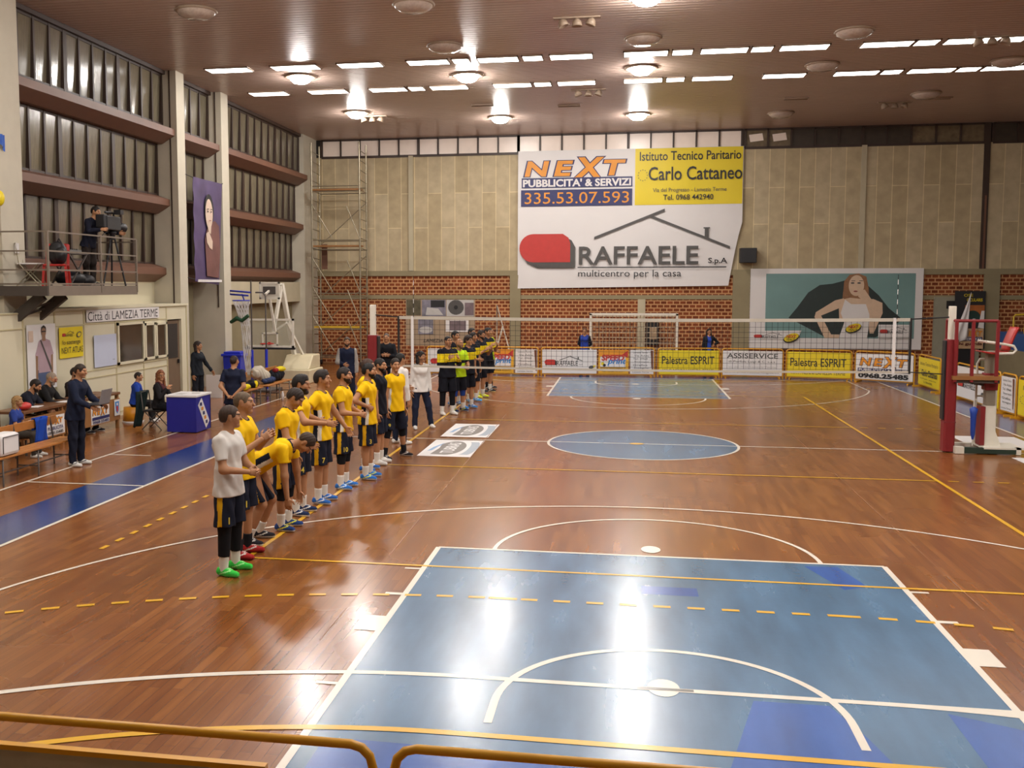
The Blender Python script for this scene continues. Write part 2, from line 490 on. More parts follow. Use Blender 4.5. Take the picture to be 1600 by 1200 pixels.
# ------------------------------------------------------------------ ceiling of ridged slats, with beams of light fittings
ce = MB(); pitch = 0.19; y = YF; V = []; F = []
prof = []
while y < YB:
    prof += [(y, HC), (y + pitch * 0.86, HC), (y + pitch * 0.88, HC + 0.03), (y + pitch * 0.98, HC + 0.03)]
    y += pitch
V = [(x, p, z) for p, z in prof for x in (XL, XR)]
for i in range(len(prof) - 1): F.append((2 * i, 2 * i + 2, 2 * i + 3, 2 * i + 1))
ce.use(m_ceil).add(V, F)
tag(ce.build('ceiling'), kind='structure')
tag(MB().span((XL - .4, YF - .3, HC + 0.05), (XR + .3, YB + .3, HC + 0.2)).build('ceiling_slab', m_gap), kind='structure')

# ------------------------------------------------------------------ back wall
wb = MB()
wb.use(m_brick).span((XL, YB, 0), (XR, YB + 0.3, 3.42))
wb.use(m_clad).span((XL, YB + 0.0, 3.6), (XR, YB + 0.3, 8.05))
wb.use(m_concg).span((XL, YB - 0.06, 3.42), (XR, YB + 0.3, 3.62)).span((XL, YB - 0.03, 2.52), (XR, YB + 0.05, 2.68))
wb.use(m_dark).span((XL, YB + 0.15, 8.05), (XR, YB + 0.3, HC))
tag(wb.build('wall_back'), kind='structure')
for i, (a, b_) in enumerate(((-4.74, -4.33), (3.55, 4.16), (12.19, 12.71))):
    tag(MB().span((a, YB - 0.1, 0), (b_, YB + 0.05, 3.44)).build('trim_%d' % (i + 1), m_concg), kind='structure')
for i, x in enumerate((-8.62, -0.35, 8.02)):
    tag(MB().span((x - 0.09, YB - 0.06, 3.6), (x + 0.09, YB + 0.05, 8.05)).build('trim_%d' % (i + 4), m_conc), kind='structure')
g_ = MB(); g_.use(m_frame).span((12.02, YB - 0.05, 3.62), (12.22, YB + 0.02, HC)); g_.use(m_sill).span((12.1, YB - 0.07, 3.62), (12.16, YB - 0.04, 6.2))
tag(g_.build('trim_7'), kind='structure')
# clerestory strip under the ceiling
for n, (x0, x1, k) in enumerate(((-12.2, -4.44, 10), (-4.44, 3.78, 10), (3.86, 12.05, 10), (12.3, 18.0, 7))):
    fr = MB().use(m_frame); z0, z1 = 8.06, 8.72
    fr.span((x0, YB - 0.04, z0 - 0.06), (x1, YB + 0.08, z0 + 0.03)).span((x0, YB - 0.04, z1 - 0.05), (x1, YB + 0.08, HC + 0.02))
    for i in range(k + 1):
        x = x0 + (x1 - x0) * i / k; w = 0.08 if i in (0, 5, k) else 0.04
        fr.span((x - w / 2 - 0.01, YB - 0.04, z0), (x + w / 2 + 0.01, YB + 0.08, z1))
    pn = MB()
    for i in range(k):
        a, c = x0 + (x1 - x0) * i / k, x0 + (x1 - x0) * (i + 1) / k
        pm = m_pale if n < 2 else (m_patch if (n == 2 and i in (0, 1, 7, 8, 9)) else m_darkpane)
        pn.use(pm).span((a, YB + 0.02, z0), (c, YB + 0.05, z1))
        if n == 2 and i in (0, 1):
            pn.use(m_pale).add([(a + .2, YB + .015, z0 + .2), (c - .15, YB + .015, z0 + .25), (c - .2, YB + .015, z1 - .15), (a + .15, YB + .015, z1 - .2)], [(0, 1, 2, 3)])
    w_ = fr.build('window_%d' % (10 + n)); tag(w_, kind='structure')
    pn.build('pane', None, w_)

# ------------------------------------------------------------------ left wall: piers, stepped window bands, sills
for i, (y0, y1, xf) in enumerate(((-1.75, -1.0, -12.2), (6.13, 6.62, -12.2), (9.15, 9.68, -12.2), (17.55, 19.2, -12.42))):
    c = MB().use(m_col).span((xf - 1.1, y0, 0), (xf, y1, HC + 0.02))
    if i < 3: c.use(m_frame).span((xf - 0.3, y1, 1.5), (xf - 0.26, y1 + 0.04, HC)).span((xf - 0.2, y0 - 0.03, 2.4), (xf - 0.17, y0, HC))
    tag(c.build('trim_%d' % (8 + i)), kind='structure')
BANDS = [(-12.62, 7.30, 8.66), (-12.8, 5.45, 6.84), (-12.95, 3.62, 5.04)]
BAYS = [(-1.0, 6.13, 12), (6.62, 9.15, 4), (9.68, 17.55, 12)]
wn = 0; tn = 12
for bi, (y0, y1, k) in enumerate(BAYS):
    for li, (X, z0, z1) in enumerate(BANDS):
        if bi == 1 and li == 2: pass
        wn += 1
        fr = MB().use(m_frame)
        fr.span((X - 0.06, y0, z0), (X + 0.03, y1, z0 + 0.06)).span((X - 0.06, y0, z1 - 0.07), (X + 0.03, y1, z1))
        for i in range(k + 1):
            yy = y0 + (y1 - y0) * i / k; w = 0.15 if i % 4 == 0 else 0.07
            fr.span((X - 0.06, yy - w / 2, z0), (X + 0.04, yy + w / 2, z1))
        w_ = fr.build('window_%d' % wn); tag(w_, kind='structure')
        pn = MB()
        for i in range(k):
            a, c = y0 + (y1 - y0) * i / k, y0 + (y1 - y0) * (i + 1) / k
            pn.prism([(X - 0.075, z0), (X - 0.055, z0), (X + 0.012, z1), (X - 0.008, z1)], 1, a, c)
        pn.build('pane', m_pane, w_)
        # sill beam: upright fascia, underside sloping back to the head of the band below
        Xb = X - 0.45
        zt = z0 - 0.0
        poly = [(Xb, zt + 0.02), (X, zt + 0.02), (X + 0.36, zt - 0.10), (X + 0.36, zt - 0.27), (X + 0.02, zt - 0.47), (Xb, zt - 0.47)]
        s_ = MB().use(m_sill).prism([(p[0], p[1]) for p in poly], 1, y0 + 0.01, y1 - 0.01)
        tag(s_.build('trim_%d' % tn), kind='structure'); tn += 1
    if bi == 0 or bi == 2:
        lo = MB().use(m_cream if bi == 0 else m_concg)
        lo.span((-13.4, y0, 0), (-12.95, y1, 3.2))
        if bi == 2: lo.use(m_conc).span((-12.95, y0, 2.45), (-12.62, y1, 3.18))
        tag(lo.build('wall_left' if bi == 0 else 'wall_left.001'), kind='structure')
    else:
        lo = MB().use(m_concg).span((-13.4, y0, 0), (-13.2, y1, 3.2))
        tag(lo.build('wall_left.002'), kind='structure')
hd = MB().use(m_frame).span((-12.9, -1.0, 8.64), (-12.5, 19.0, HC + 0.03))
tag(hd.build('trim_30'), kind='structure')
tag(MB().span((-13.45, -24, 0), (-12.3, -1.75, HC)).build('wall_left.003', m_col), kind='structure')
tag(MB().span((-13.9, -24, 0), (-13.4, 19.4, HC)).build('wall_left.004', m_concg), kind='structure')
tag(MB().span((XR, YF, 0), (XR + 0.3, YB, HC)).build('wall_right', m_conc), kind='structure')
tag(MB().span((XL, YF - 0.3, 0), (XR, YF, HC)).build('wall_front', m_conc), kind='structure')
# grey door in the narrow bay
d = MB().use(m_col).span((-13.2, 7.0, 0), (-13.1, 8.35, 2.62)); d = d.build('door_1'); tag(d, kind='structure')
dp = MB().use(m_dark)
for a, b_ in ((0.75, 1.75), (1.95, 2.45)): dp.span((-13.11, 7.2, a), (-13.08, 8.15, b_))
dp.build('pane', None, d)
# double door in the back wall at the right
d = MB().use(mat('door grey paint', '#8d8a78', 0.6)).span((10.55, YB - 0.12, 0), (12.1, YB + 0.02, 2.62)); d = d.build('door_2'); tag(d, kind='structure')
dp = MB().use(m_black).span((10.95, YB - 0.14, 2.2), (11.75, YB - 0.12, 2.48)).span((11.4, YB - 0.14, 0.15), (11.95, YB - 0.12, 2.05))
dp.build('pane', None, d)

# ------------------------------------------------------------------ lights of the ceiling
ROW1 = [(-11.37, -10.15), (-9.57, -8.28), (-7.78, -6.59), (-5.95, -4.84), (-4.78, -4.31), (-4.13, -3.06), (-3.0, -2.45), (-2.32, -1.21), (-0.5, 0.62), (0.67, 1.21), (1.35, 2.51), (2.54, 3.09), (3.21, 4.37), (5.06, 6.25), (6.26, 6.82), (6.92, 7.65), (7.68, 8.13), (8.18, 8.71), (8.8, 9.95), (10.1, 11.3)]
ROW2 = [(-11.45, -10.27), (-9.64, -8.45), (-7.79, -6.67), (-6.63, -6.14), (-6.0, -4.87), (-4.17, -3.04), (-3.01, -2.48), (-2.35, -1.24), (-0.51, 0.6), (0.65, 1.2), (1.35, 2.48), (3.23, 4.39), (5.09, 6.26), (6.3, 6.85), (6.97, 8.16), (8.19, 8.78), (8.81, 10.04), (10.2, 11.4)]
ORD = ['first', 'second', 'third', 'fourth', 'fifth', 'sixth', 'seventh', 'eighth', 'ninth', 'tenth', 'eleventh', 'twelfth', 'thirteenth', 'fourteenth', 'fifteenth', 'sixteenth', 'seventeenth', 'eighteenth', 'nineteenth', 'twentieth']
def ceiling_panel(x0, x1, yc, label, group):
    t = thing('ceiling_light', label, 'light', ((x0 + x1) / 2, yc, HC), 0, group)
    w = (x1 - x0) / 2 - 0.01; h = 0.28
    fr = MB().use(m_fix)
    for a, b_ in (((-w, -h, -0.035), (w, -h + 0.03, 0.01)), ((-w, h - 0.03, -0.035), (w, h, 0.01)), ((-w, -h, -0.035), (-w + 0.03, h, 0.01)), ((w - 0.03, -h, -0.035), (w, h, 0.01))): fr.span(a, b_)
    fr.build('housing', None, t)
    MB().use(m_diff).span((-w + 0.03, -h + 0.03, -0.03), (w - 0.03, h - 0.03, 0.0)).build('diffuser', None, t)
for row, y0, sl, nm in ((ROW1, 6.28, 0.035, 'nearer'), (ROW2, 9.6, 0.035, 'farther')):
    for i, (a, b_) in enumerate(row):
        ceiling_panel(a, b_, y0, '%s ceiling panel from the left in the %s lit row%s' % (ORD[i], nm, ', a short one' if b_ - a < 0.8 else ''), 'lit panels of the %s ceiling row' % nm)
for y0 in (-3.2, -6.3, -9.6, -13.0, -17.0):
    for i in range(0, len(ROW1), 2):
        ceiling_panel(ROW1[i][0], ROW1[i][1], y0, 'lit ceiling panel in a row above the near end', 'lit panels above the near end')
def round_lamp(x, y, lit, label):
    t = thing('ceiling_lamp', label, 'lamp', (x, y, HC), 0, 'lit round ceiling lamps' if lit else 'unlit round ceiling lamps')
    MB().use(m_fix).lathe([(0.42, 0.0), (0.44, -0.03), (0.40, -0.05), (0.34, -0.05)], n=28).build('rim', None, t)
    if lit:
        MB().use(m_bulb).lathe([(0.30, -0.04), (0.27, -0.12), (0.18, -0.19), (0.0, -0.22)], n=20).build('bulb', None, t)
    else:
        MB().use(m_bowl).lathe([(0.40, -0.03), (0.37, -0.10), (0.26, -0.16), (0.0, -0.18)], n=24).build('glass_bowl', None, t)
LIT = [(-9.16, 7.4, 'left of the nearer panel row'), (-9.16, 13.2, 'farthest left, beyond the farther panel row'), (-4.65, 8.0, 'between the panel rows, left of the middle'), (-4.62, 15.0, 'near the back wall, left of the middle'), (-0.03, 15.2, 'near the back wall above the big banner'), (-0.02, 7.9, 'between the panel rows above the net middle'), (-0.02, 1.2, 'at the top edge of the picture')]
for x, y, w in LIT: round_lamp(x, y, True, 'dazzling round lamp %s' % w)
for y in (-3, -7.5, -12): 
    for x in (-7, 0.0, 7): round_lamp(x, y, True, 'unseen round lamp added above the near end')  # out-of-view lamps added to light the hall
OFF = [(-9.2, 0.7, 'at top left, above the first window bay'), (-4.66, 1.0, 'at the top edge left of the middle'), (-4.66, 4.6, 'in front of the nearer panel row, left of the middle'), (-0.03, 4.67, 'in front of the nearer panel row, in the middle'), (4.63, 4.85, 'in front of the nearer panel row, on the right'), (4.58, 8.36, 'between the panel rows, right of the middle'), (9.13, 8.65, 'between the panel rows at the right edge'), (8.37, 13.0, 'beyond the panel rows at far right'), (4.63, 15.8, 'near the back wall, right of the middle')]
for x, y, w in OFF: round_lamp(x, y, False, 'unlit round glass lamp %s' % w)
for x, y, w in ((-1.45, 2.66, 'near the top edge'), (-1.5, 10.7, 'under the farther panel row'), (7.88, 6.0, 'under the nearer panel row at right'), (7.85, 14.45, 'beyond the panel rows at right'), (-8.85, 14.1, 'beyond the panel rows at left')):
    t = thing('spotlight', 'triple spotlight bracket %s' % w, 'spotlight', (x, y, HC), 0, 'triple spotlights')
    MB().use(m_fix).span((-0.5, -0.08, -0.03), (0.5, 0.08, 0.01)).build('bracket', None, t)
    for k in (-0.33, 0.0, 0.33):
        q = MB().use(m_fix); q.M = Matrix.Translation((k, 0, -0.03)) @ Matrix.Rotation(0.35 * (1 if k > 0 else -1 if k < 0 else 0), 4, 'Y')
        q.lathe([(0.04, 0.0), (0.09, -0.05), (0.12, -0.16), (0.11, -0.16), (0.0, -0.08)], n=14); q.build('spot_head', None, t)
for x, y, w in ((-4.9, 12.6, 'left of the middle'), (4.7, 13.2, 'right of the middle'), (9.0, 13.9, 'at far right'), (-2.2, 13.2, 'in the middle')):
    tag(MB().use(m_fix).span((x - 0.35, y - 0.14, HC - 0.04), (x + 0.35, y - 0.1, HC + 0.01)).span((x - 0.35, y + 0.1, HC - 0.04), (x + 0.35, y + 0.14, HC + 0.01)).span((x - 0.35, y - 0.1, HC - 0.015), (x + 0.35, y + 0.1, HC + 0.01)).build('vent_grille'), 'small ceiling vent beyond the lit rows, %s' % w, 'vent')
# ------------------------------------------------------------------ figures: bodies and clothes as smooth blended surfaces
def surface_net(fn, lo, hi, h):
    lo = np.array(lo, float); hi = np.array(hi, float)
    n = np.maximum(np.ceil((hi - lo) / h).astype(int) + 1, 3)
    ax = [lo[i] + h * np.arange(n[i]) for i in range(3)]
    G = np.stack(np.meshgrid(*ax, indexing='ij'), -1).reshape(-1, 3)
    F = fn(G).reshape(n)
    I = F < 0
    c = n - 1
    acc = np.zeros((*c, 3)); cnt = np.zeros(c)
    base = np.stack(np.meshgrid(*[np.arange(k) for k in c], indexing='ij'), -1).astype(float)
    cor = [(i, j, k) for i in (0, 1) for j in (0, 1) for k in (0, 1)]
    sl = lambda o: tuple(slice(o[d], o[d] + c[d]) for d in range(3))
    for a in cor:
        for d in range(3):
            if a[d]: continue
            b = list(a); b[d] = 1
            fa, fb = F[sl(a)], F[sl(b)]
            m = I[sl(a)] != I[sl(b)]
            t = np.where(m, fa / np.where(m, fa - fb, 1), 0)
            p = base + np.array(a, float)
            p[..., d] = p[..., d] + t
            acc[m] += p[m]; cnt[m] += 1
    act = cnt > 0
    idx = -np.ones(c, int); idx[act] = np.arange(act.sum())
    V = lo + h * acc[act] / cnt[act][:, None]
    Q = []
    for d in range(3):
        e1, e2 = (d + 1) % 3, (d + 2) % 3
        s0 = [slice(0, n[i]) for i in range(3)]; s1 = list(s0)
        s0[d] = slice(0, n[d] - 1); s1[d] = slice(1, n[d])
        for e in (e1, e2): s0[e] = s1[e] = slice(1, n[e] - 1)
        A, B = I[tuple(s0)], I[tuple(s1)]
        for flip, M_ in ((False, A & ~B), (True, ~A & B)):
            w = np.argwhere(M_)
            if not len(w): continue
            w[:, e1] += 1; w[:, e2] += 1
            q = []
            for o1, o2 in ((0, 0), (-1, 0), (-1, -1), (0, -1)):
                u = w.copy(); u[:, e1] += o1; u[:, e2] += o2
                q.append(idx[u[:, 0], u[:, 1], u[:, 2]])
            q = np.stack(q, 1)
            Q.append(q[:, ::-1] if flip else q)
    Q = np.concatenate(Q) if Q else np.zeros((0, 4), int)
    return V, Q[(Q >= 0).all(1)]

class Fr:
    """local frame: origin o, columns right/front/up"""
    def __init__(s, o, R): s.o = np.array(o, float); s.R = np.array(R, float)
    def loc(s, P): return (P - s.o) @ s.R
    def pt(s, p): return s.o + s.R @ np.array(p, float)
    def vec(s, p): return s.R @ np.array(p, float)
def rotx(a): c, s = math.cos(a), math.sin(a); return np.array([[1, 0, 0], [0, c, -s], [0, s, c]])
def roty(a): c, s = math.cos(a), math.sin(a); return np.array([[c, 0, s], [0, 1, 0], [-s, 0, c]])
def rotz(a): c, s = math.cos(a), math.sin(a); return np.array([[c, -s, 0], [s, c, 0], [0, 0, 1]])
def nrm(v): v = np.array(v, float); return v / np.linalg.norm(v)
def capd(P, a, b, ra, rb):
    a = np.array(a, float); b = np.array(b, float)
    ba = b - a; t = np.clip((P - a) @ ba / (ba @ ba + 1e-9), 0, 1)
    return np.linalg.norm(P - a - t[:, None] * ba, axis=1) - (ra + (rb - ra) * t)
def smin(d, k):
    out = d[0]
    for e in d[1:]:
        h = np.maximum(k - np.abs(out - e), 0) / k
        out = np.minimum(out, e) - h * h * k / 4
    return out
def prim(P, p, off=0.0):
    """(a, b, ra, rb[, frame, (kx, ky, kz)])"""
    a, b, ra, rb = p[:4]
    if len(p) > 4:
        q = p[4].loc(P); k = np.array(p[5], float)
        return capd(q / k, np.array(a) / k, np.array(b) / k, ra + off, rb + off)
    return capd(P, a, b, ra + off, rb + off)
def bounds(prims, off):
    lo, hi = [], []
    for p in prims:
        k = max(p[5]) if len(p) > 4 else 1
        for q, r in ((p[0], p[2]), (p[1], p[3])):
            c = p[4].pt(q) if len(p) > 4 else np.array(q, float)
            lo.append(c - (r + off) * k - 0.03); hi.append(c + (r + off) * k + 0.03)
    return np.min(lo, 0), np.max(hi, 0)

def add_mesh(name, V, Q, mats, parent, matfn=None):
    me = bpy.data.meshes.new(name)
    me.vertices.add(len(V)); me.vertices.foreach_set('co', V.astype(np.float32).ravel())
    me.loops.add(len(Q) * 4); me.loops.foreach_set('vertex_index', Q.astype(np.int32).ravel())
    me.polygons.add(len(Q)); me.polygons.foreach_set('loop_start', np.arange(0, len(Q) * 4, 4, dtype=np.int32))
    for m in mats: me.materials.append(m)
    if matfn is not None: me.polygons.foreach_set('material_index', np.asarray(matfn, dtype=np.int32))
    me.polygons.foreach_set('use_smooth', np.ones(len(Q), bool))
    me.update(calc_edges=True); me.validate()
    o = bpy.data.objects.new(name, me); COL.objects.link(o); o.parent = parent
    return o

FABRIC = dict(rough=0.85, var=0.05, scale=9, spec=0.2)
def cloth(h): return mat('cloth ' + h, h, **FABRIC)
def skin(h): return mat('skin ' + h, h, rough=0.55, var=0.05, scale=8, spec=0.35)
def hairm(h): return mat('hair ' + h, h, rough=0.6, var=0.25, scale=40, spec=0.3)
m_lips = mat('lips', '#8d5144', 0.5); m_eye = mat('eye', '#241a17', 0.3); m_sole = mat('shoe sole', '#d8d6d2', 0.6)

ARM = {  # upper-arm and forearm directions (out, front, up); out is away from the body
    'down': ((0.16, 0.0, -1), (0.05, 0.14, -1)),
    'hip': ((0.85, -0.45, -0.75), (-0.62, 0.62, -0.38)),
    'front': ((0.2, 0.25, -1), (-0.35, 1, -0.25)),
    'clap': ((0.25, 0.35, -1), (-0.55, 0.8, 0.62)),
    'clasp': ((0.22, 0.25, -1), (-0.62, 0.75, -0.15)),
    'behind': ((0.25, -0.35, -1), (-0.62, -0.3, -0.6)),
    'knee': ((0.1, 0.12, -1), (0.0, 0.1, -1)),
    'wipe': ((0.75, 0.55, -0.2), (-0.75, 0.75, 0.35)),
    'fold': ((0.3, 0.3, -1), (-0.95, 0.35, 0.12)),
    'desk': ((0.2, 0.55, -0.85), (-0.25, 0.95, -0.15)),
    'chin': ((0.3, 0.45, -1), (-0.5, 0.45, 0.8)),
    'laptop': ((0.2, 0.45, -1), (-0.15, 0.95, -0.42)),
    'camera': ((0.55, 0.45, -0.75), (-0.3, 0.9, 0.1)),
    'reach': ((0.7, 0.35, -0.7), (0.55, 0.75, -0.1)),
    'hold': ((0.3, 0.2, -1), (-0.5, 0.8, 0.45)),
}

def person(label, pos, yaw, h=1.82, vox=0.012, lean=0, twist=0, side=0, hy=0, hp=0, armL='down', armR='down', legs='stand', legL=None, legR=None,
           skin_c='#ad7d5a', hair=('short', '#2a211c'), beard=None, shirt=None, sleeve=0.55, vneck=0.0, bottom=None, bottom_len=0.96, stripe=None,
           sock=None, shoe='#23304f', sole='#d8d6d2', knee=None, number=None, num_col='#d9c04a', group=None, shirt_fn=None, collar=None, glasses=None,
           hem=0.105, fem=False, z0=0.0, shoe2=None, tights=None, sidepanel=None, num_back=None):
    root = thing('person', label, 'person', (pos[0], pos[1], z0), math.radians(yaw), group)
    s = h / 1.80
    pres = {'stand': ((0.07, 0.02, -1), (0.03, -0.03, -1)), 'wide': ((0.24, 0.02, -1), (0.16, -0.04, -1)), 'bent': ((0.16, 0.38, -1), (0.05, -0.42, -1)),
            'sit': ((0.14, 1, -0.03), (0.04, 0.05, -1)), 'sitlow': ((0.2, 1, 0.12), (0.1, 0.45, -1)), 'walkf': ((0.08, 0.32, -1), (0.0, 0.05, -1)), 'walkb': ((0.06, -0.2, -1), (0.0, -0.45, -1))}
    LD = [pres[legL or legs], pres[legR or legs]]
    hipx, thigh, shin, ank = 0.092, 0.43, 0.42, 0.085
    # pelvis height from the lower foot
    drops = []
    for d in LD:
        t, q = nrm(d[0]), nrm(d[1]); drops.append(-(t[2] * thigh + q[2] * shin))
    pz = max(drops) + ank + 0.02
    T = Fr((0, 0, pz), rotz(math.radians(twist)) @ rotx(math.radians(-lean)) @ roty(math.radians(side)))
    W = 0.9 if fem else 1.0
    H0 = T.pt((0, 0.005, 0.57))
    Hd = Fr(H0 + T.R @ np.array([0, 0.018, 0.03]), rotz(math.radians(hy)) @ rotz(math.radians(twist)) @ rotx(math.radians(-hp)))
    Hd.o = Hd.o + Hd.R @ np.array([0, 0.012, 0.095])
    # joints
    J = {}
    for i, (sg, an) in enumerate(((-1, armL), (1, armR))):
        A = ARM[an] if isinstance(an, str) else an
        sh = T.pt((sg * 0.180 * W, 0, 0.462))
        tw = rotz(math.radians(twist))
        u = tw @ nrm((A[0][0] * sg, A[0][1], A[0][2])); f = tw @ nrm((A[1][0] * sg, A[1][1], A[1][2]))
        el = sh + u * 0.295; wr = el + f * 0.255
        J[sg] = (sh, el, wr, u, f)
    K = {}
    for sg, d in ((-1, LD[0]), (1, LD[1])):
        hp_ = np.array([sg * hipx, 0, pz - 0.02])
        t, q = nrm((d[0][0] * sg, d[0][1], d[0][2])), nrm((d[1][0] * sg, d[1][1], d[1][2]))
        kn = hp_ + t * thigh; an_ = kn + q * shin
        K[sg] = (hp_, kn, an_, t, q)
    tor = [((0, 0, -0.03), (0, 0, 0.18), 0.108, 0.098 * W, T, (1.5, 1, 1)), ((0, 0, 0.18), (0, 0.01, 0.40), 0.098 * W, 0.116 * W, T, (1.5, 1.02, 1)),
           ((0, -0.005, 0.42), (0, -0.005, 0.50), 0.108 * W, 0.062, T, (1.72, 1.05, 1))]
    if fem: tor.append(((-0.07, 0.08, 0.37), (0.07, 0.08, 0.37), 0.055, 0.055, T, (1, 1, 1)))
    neck = (T.pt((0, 0, 0.50)), Hd.pt((0, -0.015, -0.06)), 0.06 * W, 0.054 * W)
    def arm(sg): sh, el, wr, u, f = J[sg]; return [(sh + u * 0.01, el, 0.051 * W, 0.042 * W), (el, wr, 0.043 * W, 0.027 * W)]
    def leg(sg):
        hp_, kn, an_, t, q = K[sg]
        back = nrm(np.cross(q, np.cross(q, np.array([0, 1.0, 0.001]))))
        c0 = kn + q * 0.10 + back * 0.012
        return [(hp_, kn, 0.088, 0.056), (kn, an_, 0.054, 0.037), (c0, kn + q * 0.24 + back * 0.008, 0.05, 0.042)]
    footR = {sg: Fr(K[sg][2], rotz(math.radians(-8 * sg))) for sg in (-1, 1)}
    body = tor + [neck] + arm(-1) + arm(1) + leg(-1) + leg(1)
    for sg in (-1, 1): body.append(((0, -0.03, -0.04), (0, 0.13, -0.052), 0.03, 0.024, footR[sg], (1.1, 1, 1)))
    sm = skin(skin_c); hm = hairm(hair[1]) if hair else hairm('#2a211c')
    lo, hi = bounds(body, 0.0)
    V, Q = surface_net(lambda P: smin([prim(P, p) for p in body], 0.03), lo, hi, vox)
    parts = [(V, Q, np.zeros(len(Q), int))]
    # head
    skull = [((0, -0.012, 0.015), (0, 0.0, 0.0), 0.093, 0.09, Hd, (0.83, 1.06, 1.06)), ((0, 0.035, -0.045), (0, 0.052, -0.088), 0.052, 0.030, Hd, (1.0, 1, 1))]
    nose = ((0, 0.088, 0.012), (0, 0.112, -0.026), 0.009, 0.0145, Hd, (1.0, 1, 1))
    ears = [((sg * 0.074, -0.008, 0.012), (sg * 0.074, -0.004, -0.025), 0.022, 0.014, Hd, (0.45, 0.9, 1)) for sg in (-1, 1)]
    brow = ((-0.032, 0.084, 0.026), (0.032, 0.084, 0.026), 0.011, 0.011, Hd, (1, 1, 1))
    chin = ((0, 0.078, -0.092), (0, 0.076, -0.092), 0.018, 0.018, Hd, (1.4, 1, 1))
    lip = ((-0.014, 0.083, -0.055), (0.014, 0.083, -0.055), 0.0095, 0.0095, Hd, (1, 1, 1))
    cheek = [((sg * 0.04, 0.06, -0.02), (sg * 0.042, 0.05, -0.035), 0.028, 0.022, Hd, (1, 1, 1)) for sg in (-1, 1)]
    hv = min(vox * 0.6, 0.0085)
    def headf(P):
        d = smin([prim(P, p) for p in skull + [brow, chin, lip] + cheek + [neck]], 0.022)
        d = smin([d, prim(P, nose)], 0.012)
        for e in ears: d = smin([d, prim(P, e)], 0.008)
        for sg in (-1, 1):
            e = capd(Hd.loc(P), (sg * 0.031, 0.097, 0.008), (sg * 0.036, 0.097, 0.008), 0.0135, 0.0135)
            d = np.maximum(d, -(e - 0.0)) if True else d
        return d
    lo, hi = bounds(skull + [nose, neck] + ears, 0.005)
    V, Q = surface_net(headf, lo, hi, hv)
    c = Hd.loc(V[Q].mean(1)); mi = np.zeros(len(Q), int)
    ay = np.abs(c[:, 0])
    mi[(np.hypot((ay - 0.033) / 1.35, c[:, 2] - 0.007) < 0.0062) & (c[:, 1] > 0.05)] = 2
    mi[(np.abs(c[:, 2] - 0.030 - 0.1 * (0.03 - np.abs(ay - 0.033)) * 0.8) < 0.0045) & (ay > 0.012) & (ay < 0.055) & (c[:, 1] > 0.05)] = 1
    mi[(np.abs(c[:, 2] + 0.056) < 0.0062) & (ay < 0.026) & (c[:, 1] > 0.06)] = 3
    parts.append((V, Q, mi))
    # hands
    for sg in (-1, 1):
        sh, el, wr, u, f = J[sg]
        hint = np.array([0, 1, 0.15]) if abs(f[2]) > 0.6 else np.array([-0.2 * sg, 0, 1.0])
        t = nrm(hint - f * (hint @ f)); n = np.cross(f, t) * (-sg)
        inward = np.array([-sg, 0, -0.3])
        if n @ inward < 0: n = -n
        Fh = Fr(wr, np.stack([t, n, f], 1))
        hp2 = [((0, 0, -0.01), (0.0, 0, 0.03), 0.018, 0.017, Fh, (1.5, 1, 1)), ((0.0, 0, 0.03), (0, 0.002, 0.078), 0.0165, 0.0155, Fh, (2.35, 1, 1))]
        for i, L in enumerate((0.072, 0.082, 0.076, 0.060)):
            x0 = 0.030 - 0.0205 * i; b0 = np.array([x0, 0.003, 0.084 - 0.004 * abs(i - 1)])
            a1 = 0.35 + 0.05 * i; a2 = 0.85 + 0.06 * i
            p1 = b0 + np.array([0.05 * (1.2 - i), math.sin(a1), math.cos(a1)]) * L * 0.52
            p2 = p1 + np.array([0, math.sin(a2), math.cos(a2)]) * L * 0.5
            hp2 += [(b0, p1, 0.0092, 0.0085, Fh, (1, 1, 1)), (p1, p2, 0.0083, 0.007, Fh, (1, 1, 1))]
        q0 = np.array([0.03, 0.006, 0.02]); q1 = q0 + np.array([0.028, 0.012, 0.026]); q2 = q1 + np.array([0.008, 0.010, 0.03])
        hp2 += [(q0, q1, 0.0125, 0.0105, Fh, (1, 1, 1)), (q1, q2, 0.0098, 0.008, Fh, (1, 1, 1))]
        lo, hi = bounds(hp2, 0.0)
        V, Q = surface_net(lambda P: smin([prim(P, p) for p in hp2], 0.008), lo, hi, max(0.0062, vox * 0.5))
        parts.append((V, Q, np.zeros(len(Q), int)))
    VV, QQ, MM = [], [], []; o = 0
    for V, Q, M_ in parts: VV.append(V); QQ.append(Q + o); MM.append(M_); o += len(V)
    add_mesh('body', np.concatenate(VV) * s, np.concatenate(QQ), [sm, hm, m_eye, m_lips], root, np.concatenate(MM))

    def wr(P, a=0.004, k=26): return a * np.sin(P[:, 2] * k + 5 * np.sin(P[:, 0] * 11 + 2) + 4 * np.sin(P[:, 1] * 13))
